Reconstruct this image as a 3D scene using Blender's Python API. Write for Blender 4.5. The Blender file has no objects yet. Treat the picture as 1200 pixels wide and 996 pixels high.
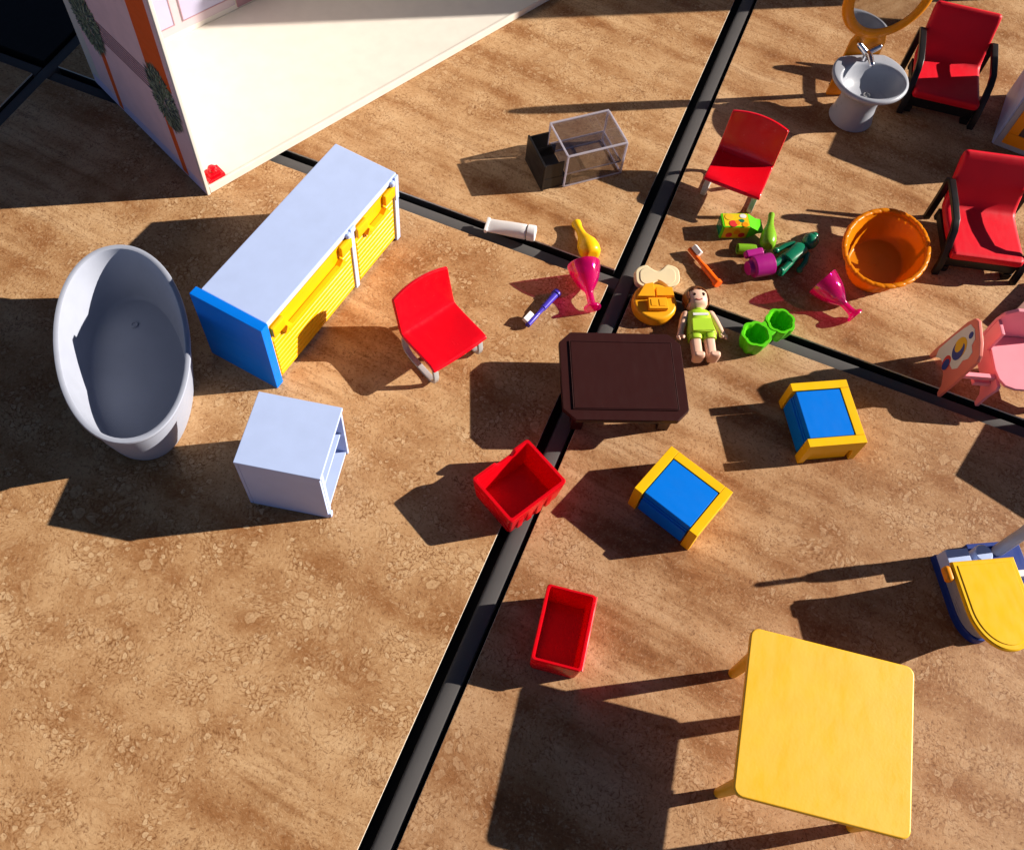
import bpy, bmesh, math, random
from mathutils import Matrix, Vector
random.seed(7)
MM = 0.001
scene = bpy.context.scene
COL = scene.collection
R = math.radians

# ------------------------------------------------------------------ camera
CAM_ROT = ((0.92470621, 0.37348301, 0.07368079),
           (-0.36187765, 0.80232943, 0.47467047),
           (0.11816509, -0.46559416, 0.87707416))      # world -> camera rows
cam_data = bpy.data.cameras.new('camera')
cam = bpy.data.objects.new('camera', cam_data)
COL.objects.link(cam)
cam.matrix_world = Matrix.Translation((0, 0, 0.5)) @ Matrix(CAM_ROT).transposed().to_4x4()
cam_data.sensor_width = 36.0
cam_data.lens = 1085.9 / 1200 * 36.0
cam_data.clip_start = 0.01
cam_data.clip_end = 100
scene.camera = cam

# ------------------------------------------------------------------ sky and sun
SUN_AZ, SUN_EL = 30.9, 25.4          # direction towards the sun, degrees (azimuth from +x)
world = bpy.data.worlds.new('World')
scene.world = world
world.use_nodes = True
wn = world.node_tree
bg = wn.nodes['Background']
sky = wn.nodes.new('ShaderNodeTexSky')
sky.sky_type = 'NISHITA'
sky.sun_disc = False
sky.air_density = 0.32
sky.dust_density = 0.2
sky.ozone_density = 1.0
sky.sun_elevation = R(SUN_EL)
sky.sun_rotation = R(90 - SUN_AZ)
wn.links.new(sky.outputs[0], bg.inputs[0])
bg.inputs[1].default_value = 0.05
sun_data = bpy.data.lights.new('sun', 'SUN')
sun_data.energy = 5.0
sun_data.angle = R(0.5)
sun_data.color = (1.0, 0.92, 0.82)
sun = bpy.data.objects.new('sun', sun_data)
COL.objects.link(sun)
sdir = Vector((math.cos(R(SUN_AZ)) * math.cos(R(SUN_EL)), math.sin(R(SUN_AZ)) * math.cos(R(SUN_EL)), math.sin(R(SUN_EL))))
sun.rotation_euler = sdir.to_track_quat('Z', 'Y').to_euler()
sun.location = sdir * 2
scene.view_settings.view_transform = 'Standard'
scene.view_settings.look = 'None'
scene.view_settings.gamma = 1
scene.view_settings.exposure = 0.85
scene.view_settings.use_curve_mapping = False
scene.render.engine = 'CYCLES'
scene.cycles.max_bounces = 7
scene.cycles.diffuse_bounces = 3
scene.cycles.transparent_max_bounces = 16

# ------------------------------------------------------------------ materials
def new_mat(name):
    m = bpy.data.materials.new(name)
    m.use_nodes = True
    nt = m.node_tree
    return m, nt, nt.nodes['Principled BSDF'], nt.nodes['Material Output']

def plastic(name, col, rough=0.32, sss=0.0, translucent=0.0, wear=0.35, bump=0.15, spec=0.28):
    sss = 0.0
    bump = bump * 0.12
    m, nt, p, out = new_mat(name)
    N, L = nt.nodes, nt.links
    tc = N.new('ShaderNodeTexCoord')
    n1 = N.new('ShaderNodeTexNoise'); n1.inputs['Scale'].default_value = 90; n1.inputs['Detail'].default_value = 5
    L.new(tc.outputs['Object'], n1.inputs['Vector'])
    mr = N.new('ShaderNodeMapRange'); mr.inputs['To Min'].default_value = 1 - 0.10 * wear; mr.inputs['To Max'].default_value = 1 + 0.07 * wear
    mr.inputs['From Min'].default_value = 0.3; mr.inputs['From Max'].default_value = 0.7
    L.new(n1.outputs['Fac'], mr.inputs['Value'])
    mx = N.new('ShaderNodeMix'); mx.data_type = 'RGBA'; mx.blend_type = 'MULTIPLY'; mx.inputs[0].default_value = 1
    mx.inputs[6].default_value = (*col, 1); L.new(mr.outputs[0], mx.inputs[7])
    L.new(mx.outputs[2], p.inputs['Base Color'])
    # roughness smudges and hairline scratches
    n2 = N.new('ShaderNodeTexNoise'); n2.inputs['Scale'].default_value = 260; n2.inputs['Detail'].default_value = 6
    mp = N.new('ShaderNodeMapping'); mp.inputs['Scale'].default_value = (1, 0.35, 1); mp.inputs['Rotation'].default_value = (0, 0, 0.6)
    L.new(tc.outputs['Object'], mp.inputs['Vector']); L.new(mp.outputs[0], n2.inputs['Vector'])
    r2 = N.new('ShaderNodeMapRange'); r2.inputs['From Min'].default_value = 0.3; r2.inputs['From Max'].default_value = 0.7
    r2.inputs['To Min'].default_value = max(0.05, rough - 0.05); r2.inputs['To Max'].default_value = rough + 0.08
    L.new(n2.outputs['Fac'], r2.inputs['Value']); L.new(r2.outputs[0], p.inputs['Roughness'])
    b = N.new('ShaderNodeBump'); b.inputs['Strength'].default_value = bump; b.inputs['Distance'].default_value = 0.0003
    n3 = N.new('ShaderNodeTexNoise'); n3.inputs['Scale'].default_value = 700; n3.inputs['Detail'].default_value = 3
    L.new(tc.outputs['Object'], n3.inputs['Vector']); L.new(n3.outputs['Fac'], b.inputs['Height']); L.new(b.outputs[0], p.inputs['Normal'])
    p.inputs['Specular IOR Level'].default_value = spec
    if sss:
        p.inputs['Subsurface Weight'].default_value = sss
        p.inputs['Subsurface Radius'].default_value = (1, 0.6, 0.3)
        p.inputs['Subsurface Scale'].default_value = 0.002
    if translucent:
        t = N.new('ShaderNodeBsdfTranslucent'); t.inputs['Color'].default_value = (*col, 1)
        ms = N.new('ShaderNodeMixShader'); ms.inputs[0].default_value = translucent
        L.new(p.outputs[0], ms.inputs[1]); L.new(t.outputs[0], ms.inputs[2]); L.new(ms.outputs[0], out.inputs['Surface'])
    return m

def clear_plastic(name, tint, body=0.0, body_col=(1, 1, 1), rough=0.03):
    m, nt, p, out = new_mat(name)
    N, L = nt.nodes, nt.links
    N.remove(p)
    tr = N.new('ShaderNodeBsdfTransparent'); tr.inputs[0].default_value = (*tint, 1)
    gl = N.new('ShaderNodeBsdfGlossy'); gl.inputs['Color'].default_value = (1, 1, 1, 1); gl.inputs['Roughness'].default_value = rough
    lw = N.new('ShaderNodeLayerWeight'); lw.inputs[0].default_value = 0.5
    pw = N.new('ShaderNodeMath'); pw.operation = 'POWER'; pw.inputs[1].default_value = 4.0; L.new(lw.outputs['Facing'], pw.inputs[0])
    fr = N.new('ShaderNodeMath'); fr.operation = 'MULTIPLY_ADD'; fr.inputs[1].default_value = 0.85; fr.inputs[2].default_value = 0.07; L.new(pw.outputs[0], fr.inputs[0])
    a = N.new('ShaderNodeMixShader')
    base = tr
    if body:
        df = N.new('ShaderNodeBsdfDiffuse'); df.inputs[0].default_value = (*body_col, 1)
        tl = N.new('ShaderNodeBsdfTranslucent'); tl.inputs[0].default_value = (*body_col, 1)
        h = N.new('ShaderNodeMixShader'); h.inputs[0].default_value = 0.5
        L.new(df.outputs[0], h.inputs[1]); L.new(tl.outputs[0], h.inputs[2])
        base = N.new('ShaderNodeMixShader'); base.inputs[0].default_value = body
        L.new(tr.outputs[0], base.inputs[1]); L.new(h.outputs[0], base.inputs[2])
    L.new(fr.outputs[0], a.inputs[0]); L.new(base.outputs[0], a.inputs[1]); L.new(gl.outputs[0], a.inputs[2])
    L.new(a.outputs[0], out.inputs['Surface'])
    return m

def metal(name, col, rough):
    m, nt, p, out = new_mat(name)
    p.inputs['Base Color'].default_value = (*col, 1); p.inputs['Metallic'].default_value = 1; p.inputs['Roughness'].default_value = rough
    N, L = nt.nodes, nt.links
    tc = N.new('ShaderNodeTexCoord'); n = N.new('ShaderNodeTexNoise'); n.inputs['Scale'].default_value = 200
    L.new(tc.outputs['Object'], n.inputs['Vector'])
    r = N.new('ShaderNodeMapRange'); r.inputs['To Min'].default_value = rough * 0.7; r.inputs['To Max'].default_value = rough * 1.5
    L.new(n.outputs['Fac'], r.inputs['Value']); L.new(r.outputs[0], p.inputs['Roughness'])
    return m

def tile_material():
    m, nt, p, out = new_mat('travertine_tile')
    N, L = nt.nodes, nt.links
    def node(t, **kw):
        n = N.new(t)
        for k, v in kw.items():
            n.inputs[k].default_value = v
        return n
    def math_(op, a, b=None, clamp=False):
        n = N.new('ShaderNodeMath'); n.operation = op; n.use_clamp = clamp
        for i, v in enumerate((a, b)):
            if v is None: continue
            if isinstance(v, (int, float)): n.inputs[i].default_value = v
            else: L.new(v, n.inputs[i])
        return n.outputs[0]
    def rng(v, a, b, c=0.0, d=1.0):
        n = N.new('ShaderNodeMapRange'); n.interpolation_type = 'SMOOTHSTEP'
        n.inputs['From Min'].default_value = a; n.inputs['From Max'].default_value = b
        n.inputs['To Min'].default_value = c; n.inputs['To Max'].default_value = d
        L.new(v, n.inputs['Value']); return n.outputs[0]
    def mix(f, a, b, mode='MIX'):
        n = N.new('ShaderNodeMix'); n.data_type = 'RGBA'; n.blend_type = mode
        if isinstance(f, (int, float)): n.inputs[0].default_value = f
        else: L.new(f, n.inputs[0])
        for i, v in ((6, a), (7, b)):
            if isinstance(v, tuple): n.inputs[i].default_value = (*v, 1)
            else: L.new(v, n.inputs[i])
        return n.outputs[2]
    tc = N.new('ShaderNodeTexCoord'); oi = N.new('ShaderNodeObjectInfo')
    off = N.new('ShaderNodeVectorMath'); off.operation = 'SCALE'; off.inputs[0].default_value = (13.1, 7.7, 5.3)
    L.new(oi.outputs['Random'], off.inputs['Scale'])
    add = N.new('ShaderNodeVectorMath'); add.operation = 'ADD'
    L.new(tc.outputs['Object'], add.inputs[0]); L.new(off.outputs[0], add.inputs[1])
    co = add.outputs[0]
    # domain warp
    wz = node('ShaderNodeTexNoise', Scale=24.0, Detail=2.0)
    L.new(co, wz.inputs['Vector'])
    ws = N.new('ShaderNodeVectorMath'); ws.operation = 'MULTIPLY_ADD'
    ws.inputs[1].default_value = (0.016, 0.016, 0.016); L.new(wz.outputs['Color'], ws.inputs[0]); L.new(co, ws.inputs[2])
    wf = node('ShaderNodeTexNoise', Scale=240.0, Detail=2.0); L.new(co, wf.inputs['Vector'])
    ws2 = N.new('ShaderNodeVectorMath'); ws2.operation = 'MULTIPLY_ADD'
    ws2.inputs[1].default_value = (0.0040, 0.0040, 0.0); L.new(wf.outputs['Color'], ws2.inputs[0]); L.new(ws.outputs[0], ws2.inputs[2])
    wco, fco = ws.outputs[0], ws2.outputs[0]
    # streak bands, running along x
    mr0 = N.new('ShaderNodeMapping'); mr0.inputs['Rotation'].default_value = (0, 0, R(6)); wb = N.new('ShaderNodeVectorMath'); wb.operation = 'MULTIPLY_ADD'; wb.inputs[1].default_value = (0.007, 0.007, 0.0); L.new(wz.outputs['Color'], wb.inputs[0]); L.new(co, wb.inputs[2])
    L.new(wb.outputs[0], mr0.inputs['Vector'])
    mp = N.new('ShaderNodeMapping'); mp.inputs['Scale'].default_value = (0.085, 1, 1)
    L.new(mr0.outputs[0], mp.inputs['Vector'])
    band = node('ShaderNodeTexNoise', Scale=38.0, Detail=3.0, Roughness=0.55); L.new(mp.outputs[0], band.inputs['Vector'])
    fine_band = node('ShaderNodeTexNoise', Scale=210.0, Detail=4.0, Roughness=0.65); L.new(mp.outputs[0], fine_band.inputs['Vector'])
    big = node('ShaderNodeTexNoise', Scale=5.5, Detail=2.0, Roughness=0.55); L.new(co, big.inputs['Vector'])
    pebm = math_('MULTIPLY', rng(big.outputs['Fac'], 0.36, 0.54), oi.outputs['Alpha'])
    mid = node('ShaderNodeTexNoise', Scale=34.0, Detail=5.0, Roughness=0.65); L.new(wco, mid.inputs['Vector'])
    fleck = node('ShaderNodeTexNoise', Scale=640.0, Detail=4.0, Roughness=0.75); L.new(fco, fleck.inputs['Vector'])
    tone = math_('ADD', math_('MULTIPLY', rng(band.outputs['Fac'], 0.30, 0.70), math_('ADD', math_('MULTIPLY', math_('SUBTRACT', 1.0, pebm), 0.46), 0.24)), math_('ADD', math_('MULTIPLY', rng(mid.outputs['Fac'], 0.30, 0.70), 0.36), math_('ADD', math_('MULTIPLY', pebm, 0.18), 0.06)))
    ramp = N.new('ShaderNodeValToRGB'); cr = ramp.color_ramp
    cr.elements[0].position = 0.08; cr.elements[0].color = (0.185, 0.070, 0.024, 1)
    cr.elements[1].position = 0.95; cr.elements[1].color = (0.60, 0.385, 0.205, 1)
    for pos, c in ((0.28, (0.300, 0.132, 0.048)), (0.52, (0.430, 0.236, 0.106)), (0.74, (0.525, 0.315, 0.155))):
        e = cr.elements.new(pos); e.color = (*c, 1)
    L.new(tone, ramp.inputs[0])
    col = ramp.outputs[0]
    inv = math_('SUBTRACT', 1.0, pebm)
    st = math_('MULTIPLY', rng(fine_band.outputs['Fac'], 0.49, 0.64), math_('ADD', math_('MULTIPLY', inv, 0.34), 0.08))
    col = mix(st, col, (0.225, 0.094, 0.032))
    def pebbles(scale, lo, hi, light, mask, amt, rad):
        nonlocal col
        v = N.new('ShaderNodeTexVoronoi'); v.feature = 'F1'; v.inputs['Scale'].default_value = scale; v.voronoi_dimensions = '2D'
        L.new(fco, v.inputs['Vector'])
        sep = N.new('ShaderNodeSeparateColor'); L.new(v.outputs['Color'], sep.inputs[0])
        pick = math_('MULTIPLY', rng(sep.outputs[0], lo, hi), math_('MULTIPLY', mask, amt))
        dd = math_('DIVIDE', v.outputs['Distance'], math_('ADD', math_('MULTIPLY', sep.outputs[1], rad * 0.6), rad * 0.6))
        inside = rng(dd, 1.0, 0.82)
        rim = math_('MULTIPLY', rng(dd, 0.80, 1.02), rng(dd, 1.30, 1.04))
        core = rng(dd, 0.55, 0.2, 0.0, 0.30)
        col = mix(math_('MULTIPLY', pick, math_('SUBTRACT', inside, core)), col, light)
        col = mix(math_('MULTIPLY', pick, math_('MULTIPLY', rim, 0.8)), col, (0.20, 0.082, 0.026))
    sp = node('ShaderNodeTexNoise', Scale=15.0, Detail=2.0); L.new(co, sp.inputs['Vector'])
    m1 = rng(sp.outputs['Fac'], 0.42, 0.58)
    mlow = math_('ADD', math_('MULTIPLY', pebm, 0.85), 0.15)
    net = N.new('ShaderNodeTexVoronoi'); net.feature = 'DISTANCE_TO_EDGE'; net.inputs['Scale'].default_value = 360.0; net.voronoi_dimensions = '2D'
    L.new(fco, net.inputs['Vector'])
    nm = node('ShaderNodeTexNoise', Scale=52.0, Detail=5.0, Roughness=0.6); L.new(wco, nm.inputs['Vector'])
    lines = math_('MULTIPLY', rng(net.outputs['Distance'], 0.14, 0.03), math_('MULTIPLY', math_('MULTIPLY', rng(nm.outputs['Fac'], 0.44, 0.60), rng(fleck.outputs['Fac'], 0.40, 0.56)), math_('ADD', math_('MULTIPLY', mlow, 0.8), 0.15)))
    col = mix(lines, col, (0.21, 0.088, 0.030))
    col = mix(math_('MULTIPLY', rng(net.outputs['Distance'], 0.22, 0.45), math_('MULTIPLY', rng(nm.outputs['Fac'], 0.46, 0.62), math_('MULTIPLY', mlow, 0.45))), col, (0.62, 0.41, 0.225))
    pebbles(300.0, 0.60, 0.85, (0.64, 0.43, 0.240), math_('MULTIPLY', mlow, rng(nm.outputs['Fac'], 0.42, 0.56)), 0.75, 0.46)
    pebbles(120.0, 0.70, 0.86, (0.62, 0.41, 0.222), math_('MULTIPLY', m1, mlow), 0.50, 0.44)
    col = mix(math_('MULTIPLY', rng(fleck.outputs['Fac'], 0.52, 0.68), 0.80), col, (0.170, 0.068, 0.026))
    col = mix(math_('MULTIPLY', rng(fleck.outputs['Fac'], 0.47, 0.28), 0.55), col, (0.66, 0.45, 0.26))
    # hairline cracks
    ck = N.new('ShaderNodeTexVoronoi'); ck.feature = 'DISTANCE_TO_EDGE'; ck.inputs['Scale'].default_value = 15.0; ck.voronoi_dimensions = '2D'
    w2 = N.new('ShaderNodeVectorMath'); w2.operation = 'MULTIPLY_ADD'; w2.inputs[1].default_value = (0.09, 0.09, 0.0)
    L.new(mid.outputs['Color'], w2.inputs[0]); L.new(co, w2.inputs[2]); L.new(w2.outputs[0], ck.inputs['Vector'])
    crack = math_('MULTIPLY', rng(ck.outputs['Distance'], 0.011, 0.003), rng(band.outputs['Fac'], 0.50, 0.60))
    col = mix(math_('MULTIPLY', crack, 0.5), col, (0.14, 0.055, 0.02))
    col = mix(1.0, col, oi.outputs['Color'], 'MULTIPLY')
    L.new(col, p.inputs['Base Color'])
    rr = rng(fleck.outputs['Fac'], 0.3, 0.7, 0.40, 0.55); L.new(rr, p.inputs['Roughness'])
    p.inputs['Specular IOR Level'].default_value = 0.12
    b = N.new('ShaderNodeBump'); b.inputs['Strength'].default_value = 0.4; b.inputs['Distance'].default_value = -0.0004
    L.new(fleck.outputs['Fac'], b.inputs['Height']); L.new(b.outputs[0], p.inputs['Normal'])
    return m

def dust(m, scale=800.0, amt=0.6):
    # pale dust specks sitting on a dark surface
    nt = m.node_tree; N, L = nt.nodes, nt.links; p = N['Principled BSDF']
    src = p.inputs['Base Color'].links[0].from_socket
    tc = N.new('ShaderNodeTexCoord'); v = N.new('ShaderNodeTexVoronoi'); v.inputs['Scale'].default_value = scale * 0.16
    L.new(tc.outputs['Object'], v.inputs['Vector'])
    sep = N.new('ShaderNodeSeparateColor'); L.new(v.outputs['Color'], sep.inputs[0])
    r = N.new('ShaderNodeMapRange'); r.inputs['From Min'].default_value = 0.07; r.inputs['From Max'].default_value = 0.03; L.new(v.outputs['Distance'], r.inputs['Value'])
    q = N.new('ShaderNodeMapRange'); q.inputs['From Min'].default_value = 0.72; q.inputs['From Max'].default_value = 0.95; q.inputs['To Max'].default_value = amt; L.new(sep.outputs[0], q.inputs['Value'])
    mu = N.new('ShaderNodeMath'); mu.operation = 'MULTIPLY'; L.new(r.outputs[0], mu.inputs[0]); L.new(q.outputs[0], mu.inputs[1])
    mx = N.new('ShaderNodeMix'); mx.data_type = 'RGBA'; mx.inputs[7].default_value = (0.36, 0.27, 0.22, 1)
    L.new(mu.outputs[0], mx.inputs[0]); L.new(src, mx.inputs[6]); L.new(mx.outputs[2], p.inputs['Base Color'])
def scuff(m):
    # coarse rubbed patches and brushed streaks in the gloss
    for n in m.node_tree.nodes:
        if n.type == 'MAP_RANGE' and n.outputs[0].links and n.outputs[0].links[0].to_socket.name == 'Roughness':
            n.inputs['To Min'].default_value = 0.36; n.inputs['To Max'].default_value = 0.60
            src = n.inputs['Value'].links[0].from_node
            src.inputs['Scale'].default_value = 120; src.inputs['Detail'].default_value = 8; src.inputs['Roughness'].default_value = 0.7
            src.inputs['Vector'].links[0].from_node.inputs['Scale'].default_value = (1, 0.30, 1)
            src.inputs['Vector'].links[0].from_node.inputs['Rotation'].default_value = (0, 0, 0.15)
M = {}
M['tile'] = tile_material()
M['tile_edge'] = plastic('glazed_tile_edge', (0.78, 0.72, 0.62), 0.3)
M['black_tile'] = plastic('black_tile', (0.010, 0.009, 0.009), 0.5, spec=0.1)
M['bar'] = plastic('charcoal_bar', (0.098, 0.092, 0.090), 0.5, bump=0.6, spec=0.04)
M['dark'] = plastic('dark_gap', (0.012, 0.011, 0.011), 0.8)
M['red'] = plastic('red_plastic', (0.72, 0.002, 0.010), 0.20, spec=0.5)
M['red_box'] = plastic('translucent_red_plastic', (0.80, 0.003, 0.012), 0.24, spec=0.4, translucent=0.30)
M['red_soft'] = plastic('red_cushion', (0.74, 0.004, 0.018), 0.45, bump=0.6, sss=0.1)
M['yellow'] = plastic('yellow_plastic', (0.90, 0.50, 0.004), 0.34, sss=0.15)
M['yellow_door'] = plastic('yellow_door_plastic', (0.90, 0.44, 0.003), 0.34, sss=0.1)
M['table_yellow'] = plastic('scuffed_yellow_plastic', (0.90, 0.47, 0.002), 0.40, bump=1.0, spec=0.8, sss=0.1)
scuff(M['table_yellow'])
M['blue'] = plastic('blue_plastic', (0.001, 0.175, 0.72), 0.40, spec=0.12)
M['navy'] = plastic('navy_plastic', (0.010, 0.035, 0.22), 0.4)
M['lavender'] = plastic('pale_lavender_plastic', (0.46, 0.56, 0.83), 0.38)
M['grey'] = plastic('grey_plastic', (0.36, 0.375, 0.42), 0.3)
M['tub'] = plastic('light_grey_plastic', (0.355, 0.38, 0.455), 0.45)
M['white'] = plastic('white_plastic', (0.80, 0.76, 0.74), 0.35)
M['cream'] = plastic('cream_plastic', (0.72, 0.66, 0.58), 0.55, bump=0.05, wear=0.4)
M['brown'] = plastic('dark_brown_plastic', (0.036, 0.0105, 0.0095), 0.34, bump=0.1, spec=0.16)
dust(M['brown'])
M['black'] = plastic('black_plastic', (0.012, 0.010, 0.010), 0.36, bump=0.5)
dust(M['black'])
dust(M['bar'], 1000, 0.35)
M['orange'] = plastic('orange_plastic', (0.80, 0.27, 0.006), 0.3, sss=0.15)
M['basket'] = plastic('orange_basket_plastic', (0.86, 0.29, 0.004), 0.3, translucent=0.38)
M['bright_orange'] = plastic('bright_orange_plastic', (0.90, 0.115, 0.004), 0.3, sss=0.15)
M['cheese'] = plastic('cheese_plastic', (0.86, 0.36, 0.010), 0.35, sss=0.25)
M['ivory'] = plastic('ivory_plastic', (0.82, 0.68, 0.42), 0.4, sss=0.25)
M['green'] = plastic('bright_green_plastic', (0.10, 0.58, 0.008), 0.32, sss=0.12)
M['dark_green'] = plastic('dark_green_plastic', (0.006, 0.17, 0.085), 0.24, spec=0.5)
M['bottle_green'] = plastic('apple_green_plastic', (0.20, 0.42, 0.02), 0.26, sss=0.15)
M['lime'] = plastic('lime_cloth_print', (0.42, 0.66, 0.035), 0.4, sss=0.1)
M['skin'] = plastic('skin_plastic', (0.78, 0.49, 0.36), 0.4, sss=0.2)
M['hair'] = plastic('brown_hair_plastic', (0.16, 0.050, 0.014), 0.3)
M['purple'] = plastic('purple_plastic', (0.38, 0.012, 0.20), 0.32, sss=0.1)
M['brush_blue'] = plastic('violet_blue_plastic', (0.055, 0.035, 0.42), 0.26)
M['pink'] = plastic('pink_plastic', (0.86, 0.31, 0.37), 0.36, sss=0.15)
M['peach'] = plastic('salmon_pink_plastic', (0.78, 0.20, 0.15), 0.4)
M['chrome'] = metal('chrome', (0.72, 0.72, 0.74), 0.16)
M['silver'] = plastic('silver_grey_plastic', (0.42, 0.42, 0.42), 0.24, spec=0.9)
M['mirror'] = metal('mirror_foil', (0.62, 0.62, 0.63), 0.035)
M['clear'] = clear_plastic('clear_plastic', (0.80, 0.80, 0.83), 0.0, (0.8, 0.78, 0.82))
M['magenta'] = clear_plastic('magenta_clear_plastic', (0.96, 0.07, 0.52), 0.34, (0.95, 0.004, 0.34), 0.06)
M['wall_print'] = plastic('lilac_wall_print', (0.86, 0.60, 0.63), 0.55, wear=0.5)
M['paving_print'] = plastic('blue_grey_print', (0.62, 0.54, 0.74), 0.55, wear=0.5)
M['orange_print'] = plastic('orange_print', (0.85, 0.125, 0.018), 0.5, wear=0.5)
M['band_print'] = plastic('mauve_band_print', (0.36, 0.20, 0.22), 0.55)
M['leaf_a'] = plastic('leaf_print_dark', (0.035, 0.055, 0.075), 0.6)
M['leaf_b'] = plastic('leaf_print_mid', (0.16, 0.21, 0.12), 0.6)
M['leaf_c'] = plastic('leaf_print_light', (0.34, 0.39, 0.27), 0.6)
M['pane_print'] = plastic('window_pane_print', (0.42, 0.40, 0.54), 0.4)
M['frame_print'] = plastic('window_frame_print', (0.52, 0.42, 0.44), 0.5)
M['eye'] = plastic('dark_brown_print', (0.03, 0.012, 0.008), 0.3)
M['mouth'] = plastic('pink_print', (0.45, 0.08, 0.07), 0.4)
M['print_white'] = plastic('white_print', (0.72, 0.70, 0.66), 0.5)
M['print_blue'] = plastic('deep_blue_print', (0.015, 0.045, 0.26), 0.5)
M['print_yellow'] = plastic('yellow_print', (0.80, 0.45, 0.02), 0.5)
M['print_red'] = plastic('red_print', (0.65, 0.03, 0.03), 0.5)
M['carton_yellow'] = plastic('carton_yellow_print', (0.74, 0.52, 0.01), 0.4)
M['mesh_brown'] = plastic('brown_grid_plastic', (0.30, 0.15, 0.12), 0.5)
M['screen'] = plastic('smoked_screen', (0.06, 0.045, 0.045), 0.2)

# ------------------------------------------------------------------ mesh helpers (all lengths in millimetres)
class G:
    def __init__(self): self.bm = bmesh.new()
    def _merge(self, b, mat=None):
        if mat is not None: bmesh.ops.transform(b, matrix=mat, verts=b.verts)
        me = bpy.data.meshes.new('tmp'); b.to_mesh(me); b.free(); self.bm.from_mesh(me); bpy.data.meshes.remove(me)
        return self
    def box(self, x0, x1, y0, y1, z0, z1, bev=0.0, seg=2, mat=None):
        b = bmesh.new(); bmesh.ops.create_cube(b, size=1)
        for v in b.verts:
            v.co = Vector(((x0 + x1) / 2 + v.co.x * (x1 - x0), (y0 + y1) / 2 + v.co.y * (y1 - y0), (z0 + z1) / 2 + v.co.z * (z1 - z0)))
        if bev: bmesh.ops.bevel(b, geom=b.edges[:], offset=bev, segments=seg, profile=0.5, affect='EDGES')
        return self._merge(b, mat)
    def prism(self, poly, h0, h1, plane='xy', bev=0.0, seg=2, mat=None):
        # poly in the plane, extruded along the third axis from h0 to h1
        def P(a, c, h): return {'xy': (a, c, h), 'yz': (h, a, c), 'xz': (a, h, c)}[plane]
        b = bmesh.new()
        lo = [b.verts.new(P(a, c, h0)) for a, c in poly]; hi = [b.verts.new(P(a, c, h1)) for a, c in poly]
        n = len(poly)
        b.faces.new(lo); b.faces.new(hi)
        for i in range(n): b.faces.new((lo[i], lo[(i + 1) % n], hi[(i + 1) % n], hi[i]))
        bmesh.ops.recalc_face_normals(b, faces=b.faces)
        if bev:
            es = [e for e in b.edges if e.calc_face_angle(0) > 0.35]
            bmesh.ops.bevel(b, geom=es, offset=bev, segments=seg, profile=0.5, affect='EDGES')
        return self._merge(b, mat)
    def rings(self, rings, cap0=True, cap1=True, closed=False, mat=None):
        b = bmesh.new()
        vs = [[b.verts.new(p) for p in r] for r in rings]
        n = len(vs[0]); m = len(vs)
        for i in range(m if closed else m - 1):
            A, B = vs[i], vs[(i + 1) % m]
            for j in range(n): b.faces.new((A[j], A[(j + 1) % n], B[(j + 1) % n], B[j]))
        if not closed:
            if cap0: b.faces.new(vs[0])
            if cap1: b.faces.new(vs[-1])
        bmesh.ops.recalc_face_normals(b, faces=b.faces)
        return self._merge(b, mat)
    def lathe(self, prof, seg=32, sx=1.0, sy=1.0, cx=0.0, cy=0.0, cap0=True, cap1=True, mat=None):
        return self.rings([[(cx + r * sx * math.cos(2 * math.pi * k / seg), cy + r * sy * math.sin(2 * math.pi * k / seg), z) for k in range(seg)] for r, z in prof], cap0, cap1, mat=mat)
    def tube(self, pts, rad, seg=12, section=None, up=None, closed=False, mat=None, round_ends=False):
        # sweep a circle (or a section [(a,b)...]) along pts, rad a number or list
        P = [Vector(p) for p in pts]; n = len(P)
        if not isinstance(rad, (list, tuple)): rad = [rad] * n
        rad = list(rad)
        if round_ends:
            d0 = (P[0] - P[1]).normalized(); d1 = (P[-1] - P[-2]).normalized(); r0, r1 = rad[0], rad[-1]
            pre = [(P[0] + d0 * r0 * math.sin(a), r0 * math.cos(a)) for a in (R(85), R(60), R(30))]
            post = [(P[-1] + d1 * r1 * math.sin(a), r1 * math.cos(a)) for a in (R(30), R(60), R(85))]
            P = [p for p, _ in pre] + P + [p for p, _ in post]
            rad = [r for _, r in pre] + rad + [r for _, r in post]; n = len(P)
        rings = []; ref = Vector(up) if up else None
        for i in range(n):
            if closed: t = (P[(i + 1) % n] - P[i - 1])
            else: t = P[min(i + 1, n - 1)] - P[max(i - 1, 0)]
            t.normalize()
            if ref is None:
                ref = Vector((0, 0, 1)) if abs(t.z) < 0.9 else Vector((1, 0, 0))
            a = ref - t * ref.dot(t)
            if a.length < 1e-6: a = t.orthogonal()
            a.normalize(); c = t.cross(a)
            if not up: ref = a
            if section: rings.append([P[i] + a * q[1] + c * q[0] for q in section])
            else: rings.append([P[i] + (a * math.cos(2 * math.pi * k / seg) + c * math.sin(2 * math.pi * k / seg)) * rad[i] for k in range(seg)])
        return self.rings(rings, closed=closed, mat=mat)
    def ball(self, c, rx, ry=None, rz=None, seg=20, mat=None):
        ry = ry or rx; rz = rz or rx
        b = bmesh.new(); bmesh.ops.create_uvsphere(b, u_segments=seg, v_segments=max(8, seg * 2 // 3), radius=1)
        for v in b.verts: v.co = Vector((c[0] + v.co.x * rx, c[1] + v.co.y * ry, c[2] + v.co.z * rz))
        return self._merge(b, mat)
    def mesh(self, smooth=40):
        bmesh.ops.transform(self.bm, matrix=Matrix.Scale(MM, 4), verts=self.bm.verts)
        me = bpy.data.meshes.new('mesh'); self.bm.to_mesh(me); self.bm.free()
        me.shade_smooth()
        me.set_sharp_from_angle(angle=R(smooth))
        return me

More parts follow.
